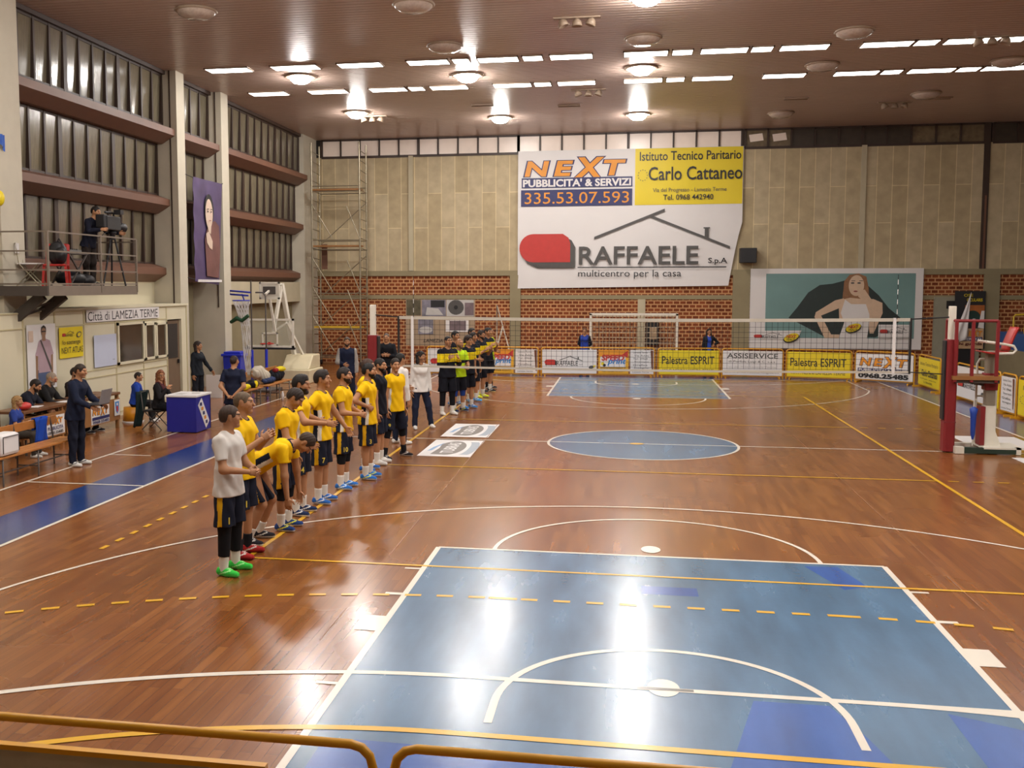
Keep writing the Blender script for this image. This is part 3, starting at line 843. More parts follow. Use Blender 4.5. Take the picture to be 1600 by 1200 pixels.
    # ---- hair and beard
    if hair and hair[0] not in ('bald',):
        st = hair[0]; off = {'short': 0.011, 'buzz': 0.003, 'curly': 0.03, 'long': 0.018, 'bob': 0.02, 'fringe': 0.02, 'tail': 0.013, 'quiff': 0.016, 'cap': 0.012}[st]
        def hf(P):
            q = Hd.loc(P)
            d = prim(P, skull[0], off) + (0.004 * np.sin(q[:, 0] * 160) * np.sin(q[:, 1] * 130 + q[:, 2] * 90) if st in ('curly', 'bob', 'long') else 0.0015 * np.sin(q[:, 1] * 190 + 40 * q[:, 0]))
            if st == 'quiff': d = smin([d, prim(P, ((0, 0.035, 0.095), (0, -0.05, 0.085), 0.036, 0.03, Hd, (1.5, 1, 1)))], 0.02)
            line = np.interp(q[:, 1], [-0.12, -0.05, -0.034, -0.022, 0.012, 0.022, 0.05, 0.066, 0.12], [-0.06, -0.05, -0.02, 0.034, 0.034, -0.004, 0.008, 0.062, 0.07]) - q[:, 2]
            if st == 'fringe': line = np.where(q[:, 1] > 0.05, 0.040 - q[:, 2], line)
            d = np.maximum(d, line)
            if st in ('long', 'bob', 'tail'):
                L = {'long': -0.30, 'bob': -0.13, 'tail': -0.26}[st]
                if st == 'tail': ex = [prim(P, ((0, -0.105, 0.03), (0, -0.12, L), 0.026, 0.014, Hd, (1.2, 1, 1)))]
                else: ex = [prim(P, ((sg * 0.074, -0.045, 0.03), (sg * 0.095, -0.03, L), 0.030, 0.034, Hd, (0.9, 1.2, 1))) for sg in (-1, 1)] + [prim(P, ((0, -0.065, 0.02), (0, -0.075, L), 0.045, 0.035, Hd, (1.7, 1, 1)))]
                d = smin([d] + ex, 0.03)
                if st != 'tail': d = d + 0.006 * np.sin(q[:, 2] * 95 + 4 * np.sin(q[:, 0] * 60)) * np.sin(q[:, 1] * 70 + q[:, 0] * 50)
            return d
        ext = 0.33 if st in ('long', 'tail') else 0.17
        V, Q = surface_net(hf, Hd.o - 0.16 - np.array([0, 0, ext - 0.1]), Hd.o + 0.17, hv)
        if len(Q): add_mesh('hair' if st != 'cap' else 'cap', V * s, Q, [hm], root)
    if beard:
        def bf(P):
            q = Hd.loc(P); d = smin([prim(P, p, 0.007) for p in skull + [chin] + cheek], 0.022)
            return np.maximum.reduce([d, q[:, 2] + 0.043 - 0.35 * np.clip(0.05 - q[:, 1], 0, 1) * 1.1, 0.002 - q[:, 1], -capd(q, (-0.016, 0.105, -0.055), (0.016, 0.105, -0.055), 0.017, 0.017)])
        V, Q = surface_net(bf, Hd.o - 0.15, Hd.o + 0.13, hv)
        if len(Q): add_mesh('beard', V * s, Q, [hairm(beard)], root)
    if glasses:
        g = MB().use(mat('glasses ' + glasses, glasses, 0.3))
        for sg in (-1, 1):
            g.tube([Hd.pt((sg * (0.033 + 0.022 * math.cos(a)), 0.104, 0.006 + 0.017 * math.sin(a))) * s for a in [i * math.pi / 6 for i in range(12)]], 0.0026 * s, 5, closed=True)
            g.tube([Hd.pt((sg * 0.055, 0.102, 0.01)) * s, Hd.pt((sg * 0.08, 0.0, 0.012)) * s], 0.0025 * s, 5)
        g.tube([Hd.pt((-0.012, 0.106, 0.009)) * s, Hd.pt((0.012, 0.106, 0.009)) * s], 0.0025 * s, 5)
        g.build('glasses', None, root)
    if collar == 'earbud': pass
    # ---- shirt
    if shirt:
        cols = shirt if isinstance(shirt, (list, tuple)) else [shirt]
        tt = [((0, 0.0, -hem - 0.06), (0, 0.0, 0.16), 0.150, 0.117 * W, T, (1.52, 1.04, 1)), (tor[1][0], tor[1][1], tor[1][2] + 0.014, tor[1][3] + 0.014, T, tor[1][5]),
              (tor[2][0], tor[2][1], tor[2][2] + 0.016, tor[2][3] + 0.013, T, tor[2][5])]
        if fem: tt.append(tor[3][:2] + (0.068, 0.068) + tor[3][4:])
        SL = []
        for sg in (-1, 1):
            sh, el, wr_, u, f = J[sg]
            if sleeve <= 1: SL.append(([(sh - u * 0.005, sh + u * 0.295, 0.069 * W, 0.064 * W)], sh + u * 0.295 * max(sleeve, 0.02), u))
            else: SL.append(([(sh - u * 0.005, el, 0.068 * W, 0.057 * W), (el, wr_ + f * 0.02, 0.058 * W, 0.043)], wr_ + f * 0.005, f))
        def sf(P):
            q = T.loc(P)
            d = smin([prim(P, p) for p in tt], 0.03)
            for ps, c0, n in SL:
                e = smin([prim(P, p) for p in ps], 0.02)
                e = np.maximum(e, (P - c0) @ n)
                d = smin([d, e], 0.025)
            d = d + wr(q)
            d = np.maximum(d, -hem - q[:, 2])
            d = np.maximum(d, -(capd(P, neck[0] - T.vec((0, 0, 0.0)), neck[1], 0.066, 0.072)))
            if vneck: d = np.maximum(d, -(capd(q, (0, 0.16, 0.56), (0, 0.13, 0.56 - vneck), 0.06, 0.012)))
            return np.maximum(d, q[:, 2] - 0.60) if sleeve <= 1 or collar is None else d
        allp = tt + [p for S_ in SL for p in S_[0]]
        lo, hi = bounds(allp, 0.01)
        V, Q = surface_net(sf, lo, hi, vox)
        cw = V[Q].mean(1); q = T.loc(cw); mi = np.zeros(len(Q), int)
        armpart = np.minimum.reduce([np.min([prim(cw, p) for p in S_[0]], 0) for S_ in SL]) - smin([prim(cw, p) for p in tt], 0.03) < -0.01
        if len(cols) > 1:
            rad = np.hypot(q[:, 0], q[:, 1])
            mi[(capd(cw, neck[0], neck[1], 0.0, 0.0) < 0.088) & (q[:, 2] > 0.45)] = 1
            if sidepanel: mi[(np.abs(q[:, 1] + 0.01) < 0.035) & (q[:, 2] < 0.30) & (np.abs(q[:, 0]) > 0.09)] = 1
            if sidepanel and len(cols) > 2: mi[(np.abs(q[:, 1] - 0.045) < 0.022) & (q[:, 2] < 0.30) & (np.abs(q[:, 0]) > 0.09)] = 2
            if shirt_fn: mi = shirt_fn(q, cw, armpart, mi)
        add_mesh('shirt' if sleeve <= 1 else 'jacket', V * s, Q, [cloth(c_) for c_ in cols], root, mi)
    # ---- shorts or trousers
    if bottom:
        short = bottom_len <= 1
        tp = [((0, 0, -0.05), (0, 0, 0.06), 0.112, 0.108 * W, T, (1.5, 1.03, 1))]
        LG = []
        for sg in (-1, 1):
            hp_, kn, an_, t, q_ = K[sg]
            if short: LG.append(([(hp_, kn, 0.101, 0.110)], hp_ + t * thigh * bottom_len, t))
            else: LG.append(([(hp_, kn, 0.104, 0.076), (kn, an_, 0.076, 0.060)], an_ + q_ * 0.03, q_))
        def bf2(P):
            d = smin([prim(P, p) for p in tp], 0.03)
            for ps, c0, n in LG:
                e = np.maximum(smin([prim(P, p) for p in ps], 0.03), (P - c0) @ n)
                d = smin([d, e], 0.02)
            d = d + wr(P, 0.005, 22)
            return np.maximum(d, T.loc(P)[:, 2] - (0.0 if shirt and hem > 0.06 else 0.09))
        lo, hi = bounds(tp + [p for L_ in LG for p in L_[0]], 0.01)
        V, Q = surface_net(bf2, lo, hi, vox)
        mi = np.zeros(len(Q), int); ms = [cloth(bottom)]
        if stripe:
            cw = V[Q].mean(1); ms.append(cloth(stripe))
            for sg in (-1, 1):
                hp_, kn = K[sg][:2]; t = K[sg][3]
                a = (cw - hp_) @ t; r_ = cw - hp_ - a[:, None] * t
                out = np.array([sg, 0, 0]) - t * (t[0] * sg); out = out / np.linalg.norm(out); fr_ = np.cross(out, t)
                mi[(np.abs(r_ @ fr_) < 0.027) & (r_ @ out > 0.05)] = 1
        b_ = add_mesh('shorts' if short else 'trousers', V * s, Q, ms, root, mi)
        if number:
            for sg in (1,):
                hp_, kn = K[sg][:2]; t = K[sg][3]
                n = nrm(np.array([0.62 * sg, 0.8, 0.0])); n = nrm(n - t * (n @ t)); up = -t; rt = np.cross(up, n)
                c0 = hp_ + t * thigh * (bottom_len - 0.16) + n * 0.112
                v, f, wh = text_geo(number, 0.02); hh = 0.07; ww = hh * wh[0] / wh[1]
                mb = MB().use(cloth(num_col)); mb.add([(c0 + rt * (p[0] - 0.5) * ww + up * (p[1] - 0.5) * hh) * s for p in v], f)
                mb.build('number', None, b_)
    # ---- socks, pads, shoes
    for i, sg in enumerate((-1, 1)):
        hp_, kn, an_, t, q_ = K[sg]
        if sock:
            hgt = 0.13
            ps = [(kn + q_ * (shin - hgt), an_ + q_ * 0.03, 0.052, 0.046)]
            V, Q = surface_net(lambda P: np.maximum(prim(P, ps[0]), -(P - (kn + q_ * (shin - hgt))) @ q_), *bounds(ps, 0.01), min(vox, 0.011))
            add_mesh('sock', V * s, Q, [cloth(sock)], root)
        if knee:
            up_, dn = (0.10, 0.17) if knee[0] != 'low' else (0.07, 0.13)
            if knee[0] == 'sleeve': up_, dn = 0.05, 0.30
            ps = [(kn - t * up_, kn, 0.078, 0.070), (kn, kn + q_ * dn, 0.070, 0.061)]
            V, Q = surface_net(lambda P: np.maximum.reduce([smin([prim(P, p) for p in ps], 0.02), -((P - (kn - t * up_)) @ t), (P - (kn + q_ * dn)) @ q_]), *bounds(ps, 0.01), vox)
            add_mesh('knee_pad', V * s, Q, [cloth(knee[1])], root)
        if shoe:
            F_ = footR[sg]
            ps = [((0, -0.045, -0.04), (0, 0.06, -0.042), 0.042, 0.044, F_, (0.98, 1, 1)), ((0, 0.05, -0.048), (0, 0.155, -0.056), 0.043, 0.032, F_, (1.12, 1, 1)), ((0, -0.012, -0.03), (0, -0.016, 0.022), 0.046, 0.047, F_, (0.95, 1.1, 1))]
            def shf(P):
                q = F_.loc(P)
                return np.maximum.reduce([smin([prim(P, p) for p in ps], 0.02), -0.083 - q[:, 2], q[:, 2] - 0.004])
            V, Q = surface_net(shf, *bounds(ps, 0.005), min(vox * 0.8, 0.011))
            c = F_.loc(V[Q].mean(1)); mi = np.zeros(len(Q), int)
            mi[c[:, 2] < -0.058] = 1
            lace = (np.abs(c[:, 0]) < 0.022) & (c[:, 1] > 0.03) & (c[:, 1] < 0.10) & (c[:, 2] > -0.03)
            mi[lace & (np.sin(c[:, 1] * 330) > 0)] = 2
            flank = (np.abs(c[:, 2] + 0.035 - 0.35 * (c[:, 1] - 0.04)) < 0.007) & (np.abs(c[:, 0]) > 0.02) & (c[:, 1] > -0.03) & (c[:, 1] < 0.12)
            mi[flank] = 2
            add_mesh('shoe', V * s, Q, [cloth(shoe), cloth(sole), cloth(shoe2 or sole)], root, mi)
    return root, T, Hd, J, K, s
# ------------------------------------------------------------------ people
YEL, NAV, DNV = '#e8b90c', '#191d2c', '#14161f'
G1 = 'home players lined up on the sideline'
HOME = dict(shirt=[YEL, NAV, '#e4dfd2'], sidepanel=True, bottom=NAV, stripe='#d2a012', sock='#dcd8d0', group=G1, sleeve=0.5, vneck=0.03)
def home(label, pos, h, **k):
    a = dict(HOME); a.update(k)
    return person(label, pos, a.pop('yaw', -90), h, **a)
BLU = '#2c5fa8'
home('person in a white T-shirt and bright green shoes, nearest in the line', (-4.45, -9.58), 1.82, shirt=['#cfc9c2', '#cfc9c2'], sidepanel=None, sleeve=0.68, hem=0.12, hy=28, armR='clasp', armL='clasp', hair=('short', '#3a2a20'), knee=('sleeve', '#16161a'), shoe='#3cc94a', sole='#5fe06a', shoe2='#a9f5a0', number='1', yaw=-95, vox=0.010)
home('person in yellow number 11 kit with shaved head and red shoes, hands raised clapping', (-4.56, -8.92), 1.90, hair=('buzz', '#5b4a38'), hy=4, armR='clap', armL='clap', number='11', sock='#1b1b20', shoe='#a32a2a', sole='#7e1f22', shoe2='#d8d2cc', vox=0.010)
home('person in yellow kit bending forward with hands on knees, black trainers', (-4.66, -8.30), 1.86, legs='bent', lean=62, hp=70, armR='knee', armL='knee', hair=('buzz', '#3b2c22'), shoe='#25242a', sole='#c9c5be', hem=0.10, vox=0.010)
home('person in yellow number 6 kit looking down with black knee pads', (-4.52, -7.62), 1.84, hp=38, lean=6, armR='front', armL='down', number='6', knee=('low', '#15161b'), hair=('short', '#2c211b'), shoe='#28437e', sole='#d8d8da', shoe2='#dfe04a', vox=0.0105)
home('person in yellow number 14 kit with dark sideburns, forearm lifted in front', (-4.60, -6.80), 1.90, number='14', hair=('quiff', '#1c1715'), beard='#241b17', hp=6, armR=((0.35, 0.55, -0.62), (-0.1, 1, -0.05)), shoe='#203055', sole='#e2e2e0', vox=0.011)
home('person in yellow number 7 kit with swept-back dark hair, hand on hip', (-4.53, -6.05), 1.90, number='7', hair=('quiff', '#241c19'), armR='hip', armL=((0.5, 0.45, -1), (0.0, 0.6, -0.8)), shoe='#2f66b4', sole='#d7dbe0', vox=0.011)
home('person in yellow number 10 kit with full beard, hands clasped at waist', (-4.50, -5.03), 1.86, number='10', hair=('short', '#231b18'), beard='#2a1f1a', armR='clasp', armL='clasp', knee=('low', '#15161b'), shoe='#3270bf', sole='#d7dbe0', shoe2='#cfe7ff', vox=0.0115)
home('person in yellow number 3 kit with black beard, hand on hip', (-4.33, -4.22), 1.86, number='3', hair=('short', '#171312'), beard='#17120f', armR='hip', armL='down', shoe='#2f73c4', sole='#dfe3e6', shoe2='#d9e23c', vox=0.0115)
home('person in yellow kit mostly hidden behind bearded number 3', (-4.52, -3.56), 1.88, hair=('short', '#3f2c22'), hy=10, armR='down', armL='down', shoe='#2f66b4', sole='#e8e6e0', vox=0.012)
home('person in all-dark libero kit squeezed between captain and bearded number 3', (-4.47, -2.92), 1.84, shirt=[DNV, DNV], sidepanel=None, hair=('short', '#1b1614'), beard='#211915', hy=-15, shoe='#d8d6d2', sole='#e8e6e0', vox=0.012)
home('person in yellow captain kit turned towards the camera, arms at sides', (-4.34, -2.30), 1.82, yaw=-118, hy=-30, number='9', hair=('short', '#241c18'), knee=('low', '#15161b'), shoe='#26262c', sole='#d0ccc5', shoe2='#d0ccc5', sleeve=0.5, legs='wide', sock='#1b1b20', vox=0.012)
WH = '#d9d4ce'
person('person in white referee top seen from behind, dark trousers', (-4.60, -0.75), -40, 1.78, shirt=[WH, WH], sleeve=1.9, bottom='#20263a', bottom_len=2, shoe='#dcd9d4', hair=('short', '#17130f'), group='referees in white tops', vox=0.013, armR='down', armL='front')
person('person in white referee top with curly dark hair, leg stretched sideways', (-4.62, 1.35), -150, 1.68, shirt=[WH, WH], sleeve=1.9, bottom='#20263a', bottom_len=2, shoe='#e2dfda', hair=('bob', '#1a1412'), fem=True, hy=35, legL='wide', legR='stand', group='referees in white tops', vox=0.013)
# visiting team beyond the net
G2 = 'visiting players lined up beyond the net'
AWY = '#e3cc1c'; FLUO = '#b9dc1e'
def band(q, cw, arm, mi):
    mi = mi * 0
    mi[(q[:, 2] > 0.24) & (q[:, 2] < 0.42)] = 1
    return mi
def band2(q, cw, arm, mi):
    mi = mi * 0
    mi[(q[:, 2] > 0.23) & (q[:, 2] < 0.30)] = 1
    return mi
AW = dict(shirt=[DNV, AWY], shirt_fn=band, bottom=DNV, sock='#d8d4cc', group=G2, sleeve=0.75, vox=0.014)
def away(label, pos, h, **k):
    a = dict(AW); a.update(k)
    return person(label, pos, a.pop('yaw', -125), h, **a)
away('person in black and yellow kit with black calf sleeves, first beyond the net', (-4.46, 3.74), 1.90, yaw=-140, armR='clap', armL='clap', hair=('buzz', '#241c18'), knee=('sleeve', '#15151a'), shoe='#e0ddd6', sleeve=1.8)
away('person in fluorescent yellow libero kit with bald head', (-4.30, 4.40), 1.80, yaw=-130, shirt=[FLUO, DNV], shirt_fn=band2, hair=('bald', '#2a211c'), beard='#5b4636', armR='clasp', armL='clasp', knee=('low', '#25408c'), shoe='#28345a', shoe2='#d9e23c')
away('person in black and yellow kit with bushy curly hair', (-4.18, 5.05), 1.84, hair=('curly', '#2a1d16'), shoe='#3b7fc4')
away('person in black and yellow kit with dark hair just behind the bald one', (-4.62, 5.7), 1.93, hair=('short', '#171312'), shoe='#3b7fc4')
away('person in black and yellow kit fourth in the far line, blue shoes', (-4.28, 6.5), 1.86, hair=('short', '#201915'), shoe='#3b8fd0', armR='clasp')
away('person in black and yellow kit clapping, bright yellow shoes', (-4.22, 7.5), 1.86, yaw=-115, hair=('quiff', '#2a1f18'), beard='#33261e', shoe='#d8e020', armR='clap', armL='clap')
away('person in black and yellow kit half hidden, third from the far end', (-4.58, 8.2), 1.90, hair=('short', '#1d1714'), shoe='#d8e020')
away('person in black and yellow kit, second from the far end of the line', (-4.24, 9.0), 1.88, hair=('short', '#1d1714'), shoe='#23252d', armR='clap', armL='clap')
away('person in fluorescent yellow kit with black sleeves at the far end of the line', (-4.30, 9.9), 1.84, yaw=-110, shirt=[FLUO, DNV], shirt_fn=band2, hair=('buzz', '#3a2c22'), shoe='#23252d', armR='clasp', armL='clasp', sock='#1b1b20')
# officials and helpers on the left
person('person in navy tracksuit standing with an open laptop, earphones in', (-9.50, -3.92), -90, 1.77, shirt=['#1a2034', '#1a2034'], sleeve=1.9, bottom='#171b2a', bottom_len=2, shoe='#dcdad5', shoe2='#25252a', hair=('short', '#2a1f18'), armR='laptop', armL='laptop', lean=7, hp=8, hem=0.15, vox=0.011)
person('person in navy polo shirt seen from behind, hands clasped behind the back', (-7.85, -0.98), 0, 1.72, shirt=['#1b2034', '#1b2034'], sleeve=0.7, bottom='#15161d', bottom_len=2, shoe='#1b1b1f', hair=('buzz', '#2e211a'), hy=-12, armR='behind', armL='behind', hem=0.17, vox=0.012)
person('person in dark jacket with bobbed hair walking by the tall columns', (-10.95, 4.3), -105, 1.68, shirt=['#1c2128', '#1c2128'], sleeve=1.9, bottom='#1d1f26', bottom_len=2, shoe='#1b1b1f', hair=('bob', '#2b1e18'), fem=True, hy=15, armL=((0.4, 0.3, -1), (0.2, 0.6, -0.8)), vox=0.014)
person('person in navy waistcoat over grey sleeves and a cap, by the scaffold', (-7.22, 4.9), -165, 1.79, shirt=['#1a2036', '#9b9690'], shirt_fn=lambda q, cw, arm, mi: np.where(np.abs(q[:, 0]) > 0.185, 1, 0), sleeve=1.9, bottom='#1c2030', bottom_len=2, shoe='#2b2b30', hair=('cap', '#4a3b2c'), beard='#2b211c', armL='down', armR='clasp', vox=0.013)
person('person in black jacket with grey hair behind the left net post', (-6.68, 6.9), -175, 1.80, shirt=['#191a20', '#191a20'], sleeve=1.9, bottom='#181a24', bottom_len=2, shoe='#1b1b1f', hair=('buzz', '#5a5048'), armL='fold', armR='fold', vox=0.014)
person('person with tied hair and blue top left of the goal behind the boards', (-1.72, 15.35), 175, 1.62, shirt=['#2a3f94', '#20252f'], shirt_fn=lambda q, cw, arm, mi: np.where(np.abs(q[:, 0]) > 0.15, 1, 0), sleeve=1.9, bottom='#1b1d26', bottom_len=2, shoe='#1b1b1f', hair=('tail', '#5d4330'), fem=True, armL='behind', armR='behind', vox=0.016)
person('person with long dark hair and hand on hip right of the goal behind the boards', (2.47, 15.9), -170, 1.60, shirt=['#1d1f26', '#2f4aa8'], shirt_fn=lambda q, cw, arm, mi: np.where((np.abs(q[:, 0]) < 0.07) & (q[:, 1] > 0), 1, 0), sleeve=1.9, bottom='#1b1d26', bottom_len=2, shoe='#1b1b1f', hair=('long', '#221814'), fem=True, armL='hip', armR='down', vox=0.016)
# seated people
person('person in dark tracksuit top seated at the wooden table, leaning over a sheet', (-11.78, -2.0), -80, 1.78, legs='sit', hem=0.05, lean=24, hp=28, armR='desk', armL='desk', shirt=['#181b27', '#d6b32a'], shirt_fn=lambda q, cw, arm, mi: np.where((q[:, 0] > 0.12) & (q[:, 1] > 0.02) & (q[:, 2] < 0.3) & (q[:, 2] > 0.05) & ~arm, 1, 0), sleeve=1.9, bottom='#1b1d26', bottom_len=2, shoe='#26262b', hair=('short', '#211915'), beard='#2b201a', vox=0.012)
person('person in black sweater with red glasses and shaved head seated at the table', (-11.76, -1.28), -80, 1.82, legs='sit', hem=0.05, lean=12, hp=24, armR='desk', armL='desk', shirt=['#1b1a1b', '#1b1a1b'], sleeve=1.9, bottom='#1b1d26', bottom_len=2, shoe='#26262b', hair=('buzz', '#8a7a6a'), beard='#8b8178', glasses='#a8322a', vox=0.012)
person('person in dark top seated at the table, mostly hidden by the laptop', (-11.72, -0.30), -90, 1.82, legs='sit', hem=0.05, lean=8, hp=6, armR='chin', armL='desk', shirt=['#2a2220', '#2a2220'], sleeve=1.9, bottom='#1b1d26', bottom_len=2, shoe='#26262b', hair=('short', '#2a211b'), beard='#2b201a', vox=0.012)
person('person with blond ponytail and blue T-shirt seated at the left edge', (-11.02, -3.35), -75, 1.46, legs='sit', hem=0.05, lean=4, hp=4, armR='clasp', armL='clasp', shirt=['#2b3f86', '#2b3f86'], sleeve=0.7, bottom='#3b352f', bottom_len=2, shoe='#b9b4ac', hair=('long', '#8f6f45'), fem=True, vox=0.012)
person('person in blue T-shirt seated on an upturned orange bucket, arms folded', (-11.15, 1.36), -72, 1.50, legs='sit', hem=0.05, lean=8, hy=-8, armR='fold', armL='fold', shirt=['#22409a', '#22409a'], sleeve=0.75, bottom='#1d1c1f', bottom_len=2, shoe='#d8d4cf', hair=('short', '#241b17'), vox=0.012, z0=0.0)
person('person with long auburn hair and glasses seated at the blue desk', (-10.12, 0.42), -88, 1.68, legs='sit', hem=0.05, lean=4, hy=-48, armR='chin', armL='desk', shirt=['#1e1b1d', '#4a2226'], shirt_fn=lambda q, cw, arm, mi: np.where((q[:, 2] > 0.36) & ~arm & (np.abs(q[:, 0]) < 0.1), 1, 0), sleeve=1.9, bottom='#17171b', bottom_len=2, shoe='#1b1b1f', hair=('long', '#7d4a2e'), fem=True, glasses='#3a2f2a', vox=0.012)
person('person in dark sweatshirt filming on the raised walkway, face behind the camera', (-11.82, 0.78), -95, 1.76, lean=15, hp=10, armR='camera', armL='reach', shirt=['#1b1d2b', '#1b1d2b'], sleeve=1.85, bottom='#2a2320', bottom_len=2, shoe='#1f1d1e', hair=('short', '#1d1714'), vox=0.012, z0=3.05)
# ------------------------------------------------------------------ things around the court
c_white = mat('banner white', '#d9d5d3', 0.55, var=0.02, scale=1.5)
c_yel = mat('banner yellow', '#dcc41c', 0.5, var=0.03, scale=1.5)
c_navy = mat('print navy', '#262a5c', 0.5)
c_org = mat('print orange', '#d98d22', 0.5, var=0.08, scale=3)
c_blk = mat('print black', '#1f1f22', 0.5)
c_gry = mat('print grey', '#4c4a48', 0.5)
c_red = mat('print red', '#b8322c', 0.5)
c_sky = mat('print blue', '#2f7fc4', 0.5)
c_lgt = mat('print pale grey', '#b9b6b2', 0.5)
m_ytube = mat('yellow tube', '#c98f14', 0.4, var=0.08)
m_bk = mat('board back', '#a39a86', 0.6)
m_steel = mat('galvanised steel', '#9d947f', 0.35, metal=0.7, var=0.08)
m_iron = mat('dark painted iron', '#4b4440', 0.5)
m_plank = mat('bench plank', '#a96d33', 0.45, var=0.15, scale=9)
m_wood2 = mat('table wood', '#8f6236', 0.5, var=0.1, scale=6)
m_topw = mat('table top wood', '#6b4528', 0.4, var=0.1, scale=6)
m_redp = mat('red padding', '#7a181c', 0.55, var=0.06)
m_redpl = mat('red plastic', '#a8231c', 0.35)
m_bluep = mat('blue plastic', '#1f2fb4', 0.35)
m_bluef = mat('blue desk panel', '#1a1f86', 0.45, var=0.04)
m_wht = mat('white paint', '#d8d2c4', 0.45, var=0.04)
m_skinp = mat('poster skin', '#cdb196', 0.5); m_teal = mat('poster teal', '#6d8f8d', 0.5, var=0.12, scale=0.8); m_hairp = mat('poster hair', '#8a6242', 0.5, var=0.2, scale=8)
m_shadp = mat('poster dark teal', '#23302f', 0.5)

def raffaele(S, x, y, w, h):
    """red pill mark, roof line and lettering inside a box w x h"""
    S.poly([(x + w * .02, y + h * .22), (x + w * .30, y + h * .22), (x + w * .30, y + h * .5), (x + w * .27, y + h * .62), (x + w * .05, y + h * .6)], c_blk)
    S.ell(x + w * .08, y + h * .45, w * .075, h * .2, c_red); S.poly([(x + w * .08, y + h * .25), (x + w * .265, y + h * .25), (x + w * .265, y + h * .56), (x + w * .235, y + h * .65), (x + w * .08, y + h * .65)], c_red)
    S.text('RAFFAELE', x + w * .31, y + h * .2, w * .52, h * .36, c_blk, 0.005)
    t = h * .05
    S.poly([(x + w * .37, y + h * .62), (x + w * .66, y + h * .95), (x + w * .66, y + h * .95 - t), (x + w * .37, y + h * .62 - t)], c_gry)
    S.poly([(x + w * .62, y + h * .93), (x + w * .95, y + h * .58), (x + w * .95, y + h * .58 - t), (x + w * .62, y + h * .93 - t)], c_gry)
    S.rect(x + w * .83, y + h * .68, x + w * .855, y + h * .86, c_gry)
    S.text('S.p.A', x + w * .86, y + h * .22, w * .09, h * .13, c_blk)
def nextlogo(S, x, y, w, h):
    for ch, a, b in (('N', 0.0, .27), ('E', .285, .50), ('T', .76, 1.0)):
        S.text(ch, x + w * a, y + h * .12, w * (b - a), h * .74, c_navy, 0.075, 0.15)
    S.text('X', x + w * .47, y, w * .33, h, c_navy, 0.075, 0.15)
    for ch, a, b in (('N', 0.015, .255), ('E', .30, .485), ('T', .775, .985)):
        S.text(ch, x + w * a, y + h * .15, w * (b - a), h * .68, c_org, 0.04, 0.15)
    S.text('X', x + w * .49, y + h * .04, w * .29, h * .92, c_org, 0.04, 0.15)

# ---- big sponsor banner
S = Sheet((-4.44, YB - 0.10, 2.93), (1, 0, 0), (0, 0, 1), fold=lambda x, y: 0.005 * math.sin(x * 3.1 + 0.6 * y) + 0.003 * math.sin(x * 7.3 - y * 1.7)); S.step = 0.0015
k = 0.0235; U = lambda u: (u - 811) * k; Vv = lambda v: (450 - v) * k * 1.03
def bshape(a, b):
    w = 8.27 - (0.45 * max(0, (0.45 - b) / 0.45) ** 0.8 if b < 0.45 else 0); yb = 0.10 * a
    return (a * w, yb + b * (5.18 - yb))
S.base(8.27, 5.18, c_white, 0.006, 40, 24, shape=bshape); S.layer = 8
S.rect(U(997), Vv(322), 8.25, 5.17, c_yel, 16, 8)
nextlogo(S, U(819), Vv(281), U(985) - U(819), 36 * k)
S.rect(U(817), Vv(293.5), U(993), Vv(278), c_navy, 14, 1); S.text("PUBBLICITA' & SERVIZI", U(819), Vv(292), U(991) - U(819), 12.5 * k, c_white, 0.035)
S.rect(U(816), Vv(322), U(993), Vv(296.5), c_navy, 14, 2); S.text('335.53.07.593', U(822), Vv(318), U(988) - U(822), 18 * k, c_org, 0.0)
S.text('Istituto Tecnico Paritario', U(1004), Vv(255), U(1159) - U(1004), 14 * k, c_blk, 0.01)
for i in range(12):
    t = i * math.pi / 6
    S.ell(U(1009) + 0.17 * math.cos(t), Vv(277) + 0.2 * math.sin(t), 0.018, 0.018, c_gry, n=6)
S.text('Carlo Cattaneo', U(1018), Vv(285), U(1161) - U(1018), 21 * k, c_blk, 0.01)
S.text('Via del Progresso - Lamezia Terme', U(1025), Vv(304.5), U(1138) - U(1025), 8 * k, c_gry)
S.text('Tel. 0968 442940', U(1041), Vv(315), U(1118) - U(1041), 8.5 * k, c_blk, 0.01)
for a, b_ in (((934, 370), (1044, 328)), ((1021, 337), (1145, 386))):
    S.poly([(U(a[0]), Vv(a[1])), (U(a[0]), Vv(a[1] + 4)), (U(b_[0]), Vv(b_[1] + 4)), (U(b_[0]), Vv(b_[1]))], c_gry)
S.rect(U(1106), Vv(373), U(1112), Vv(359), c_gry); S.rect(U(1104), Vv(359), U(1114), Vv(357), c_gry)
S.poly([(U(818), Vv(397)), (U(827), Vv(411)), (U(843), Vv(418)), (U(904), Vv(418)), (U(904), Vv(386)), (U(898), Vv(375)), (U(890), Vv(371))], c_gry)
S.layer += 4; S.ell(U(836), Vv(387), 22 * k, 22 * k * 1.03, c_red); S.layer += 4; S.poly([(U(836), Vv(365)), (U(884), Vv(365)), (U(893), Vv(371)), (U(896), Vv(380)), (U(896), Vv(409)), (U(836), Vv(409))], c_red)
S.text('RAFFAELE', U(910), Vv(413), U(1097) - U(910), 29 * k, c_gry, 0.015)
S.rect(U(908), Vv(418), U(1140), Vv(416.5), c_blk, 16, 1)
S.text('multicentro per la casa', U(909), Vv(435), U(1071) - U(909), 14 * k, c_blk)
S.text('S.p.A', U(1112), Vv(414), U(1141) - U(1112), 11 * k, c_blk, 0.015)
tag(S.build('banner'), 'huge white sponsor banner with orange, yellow and red printing high on the back wall', 'banner')

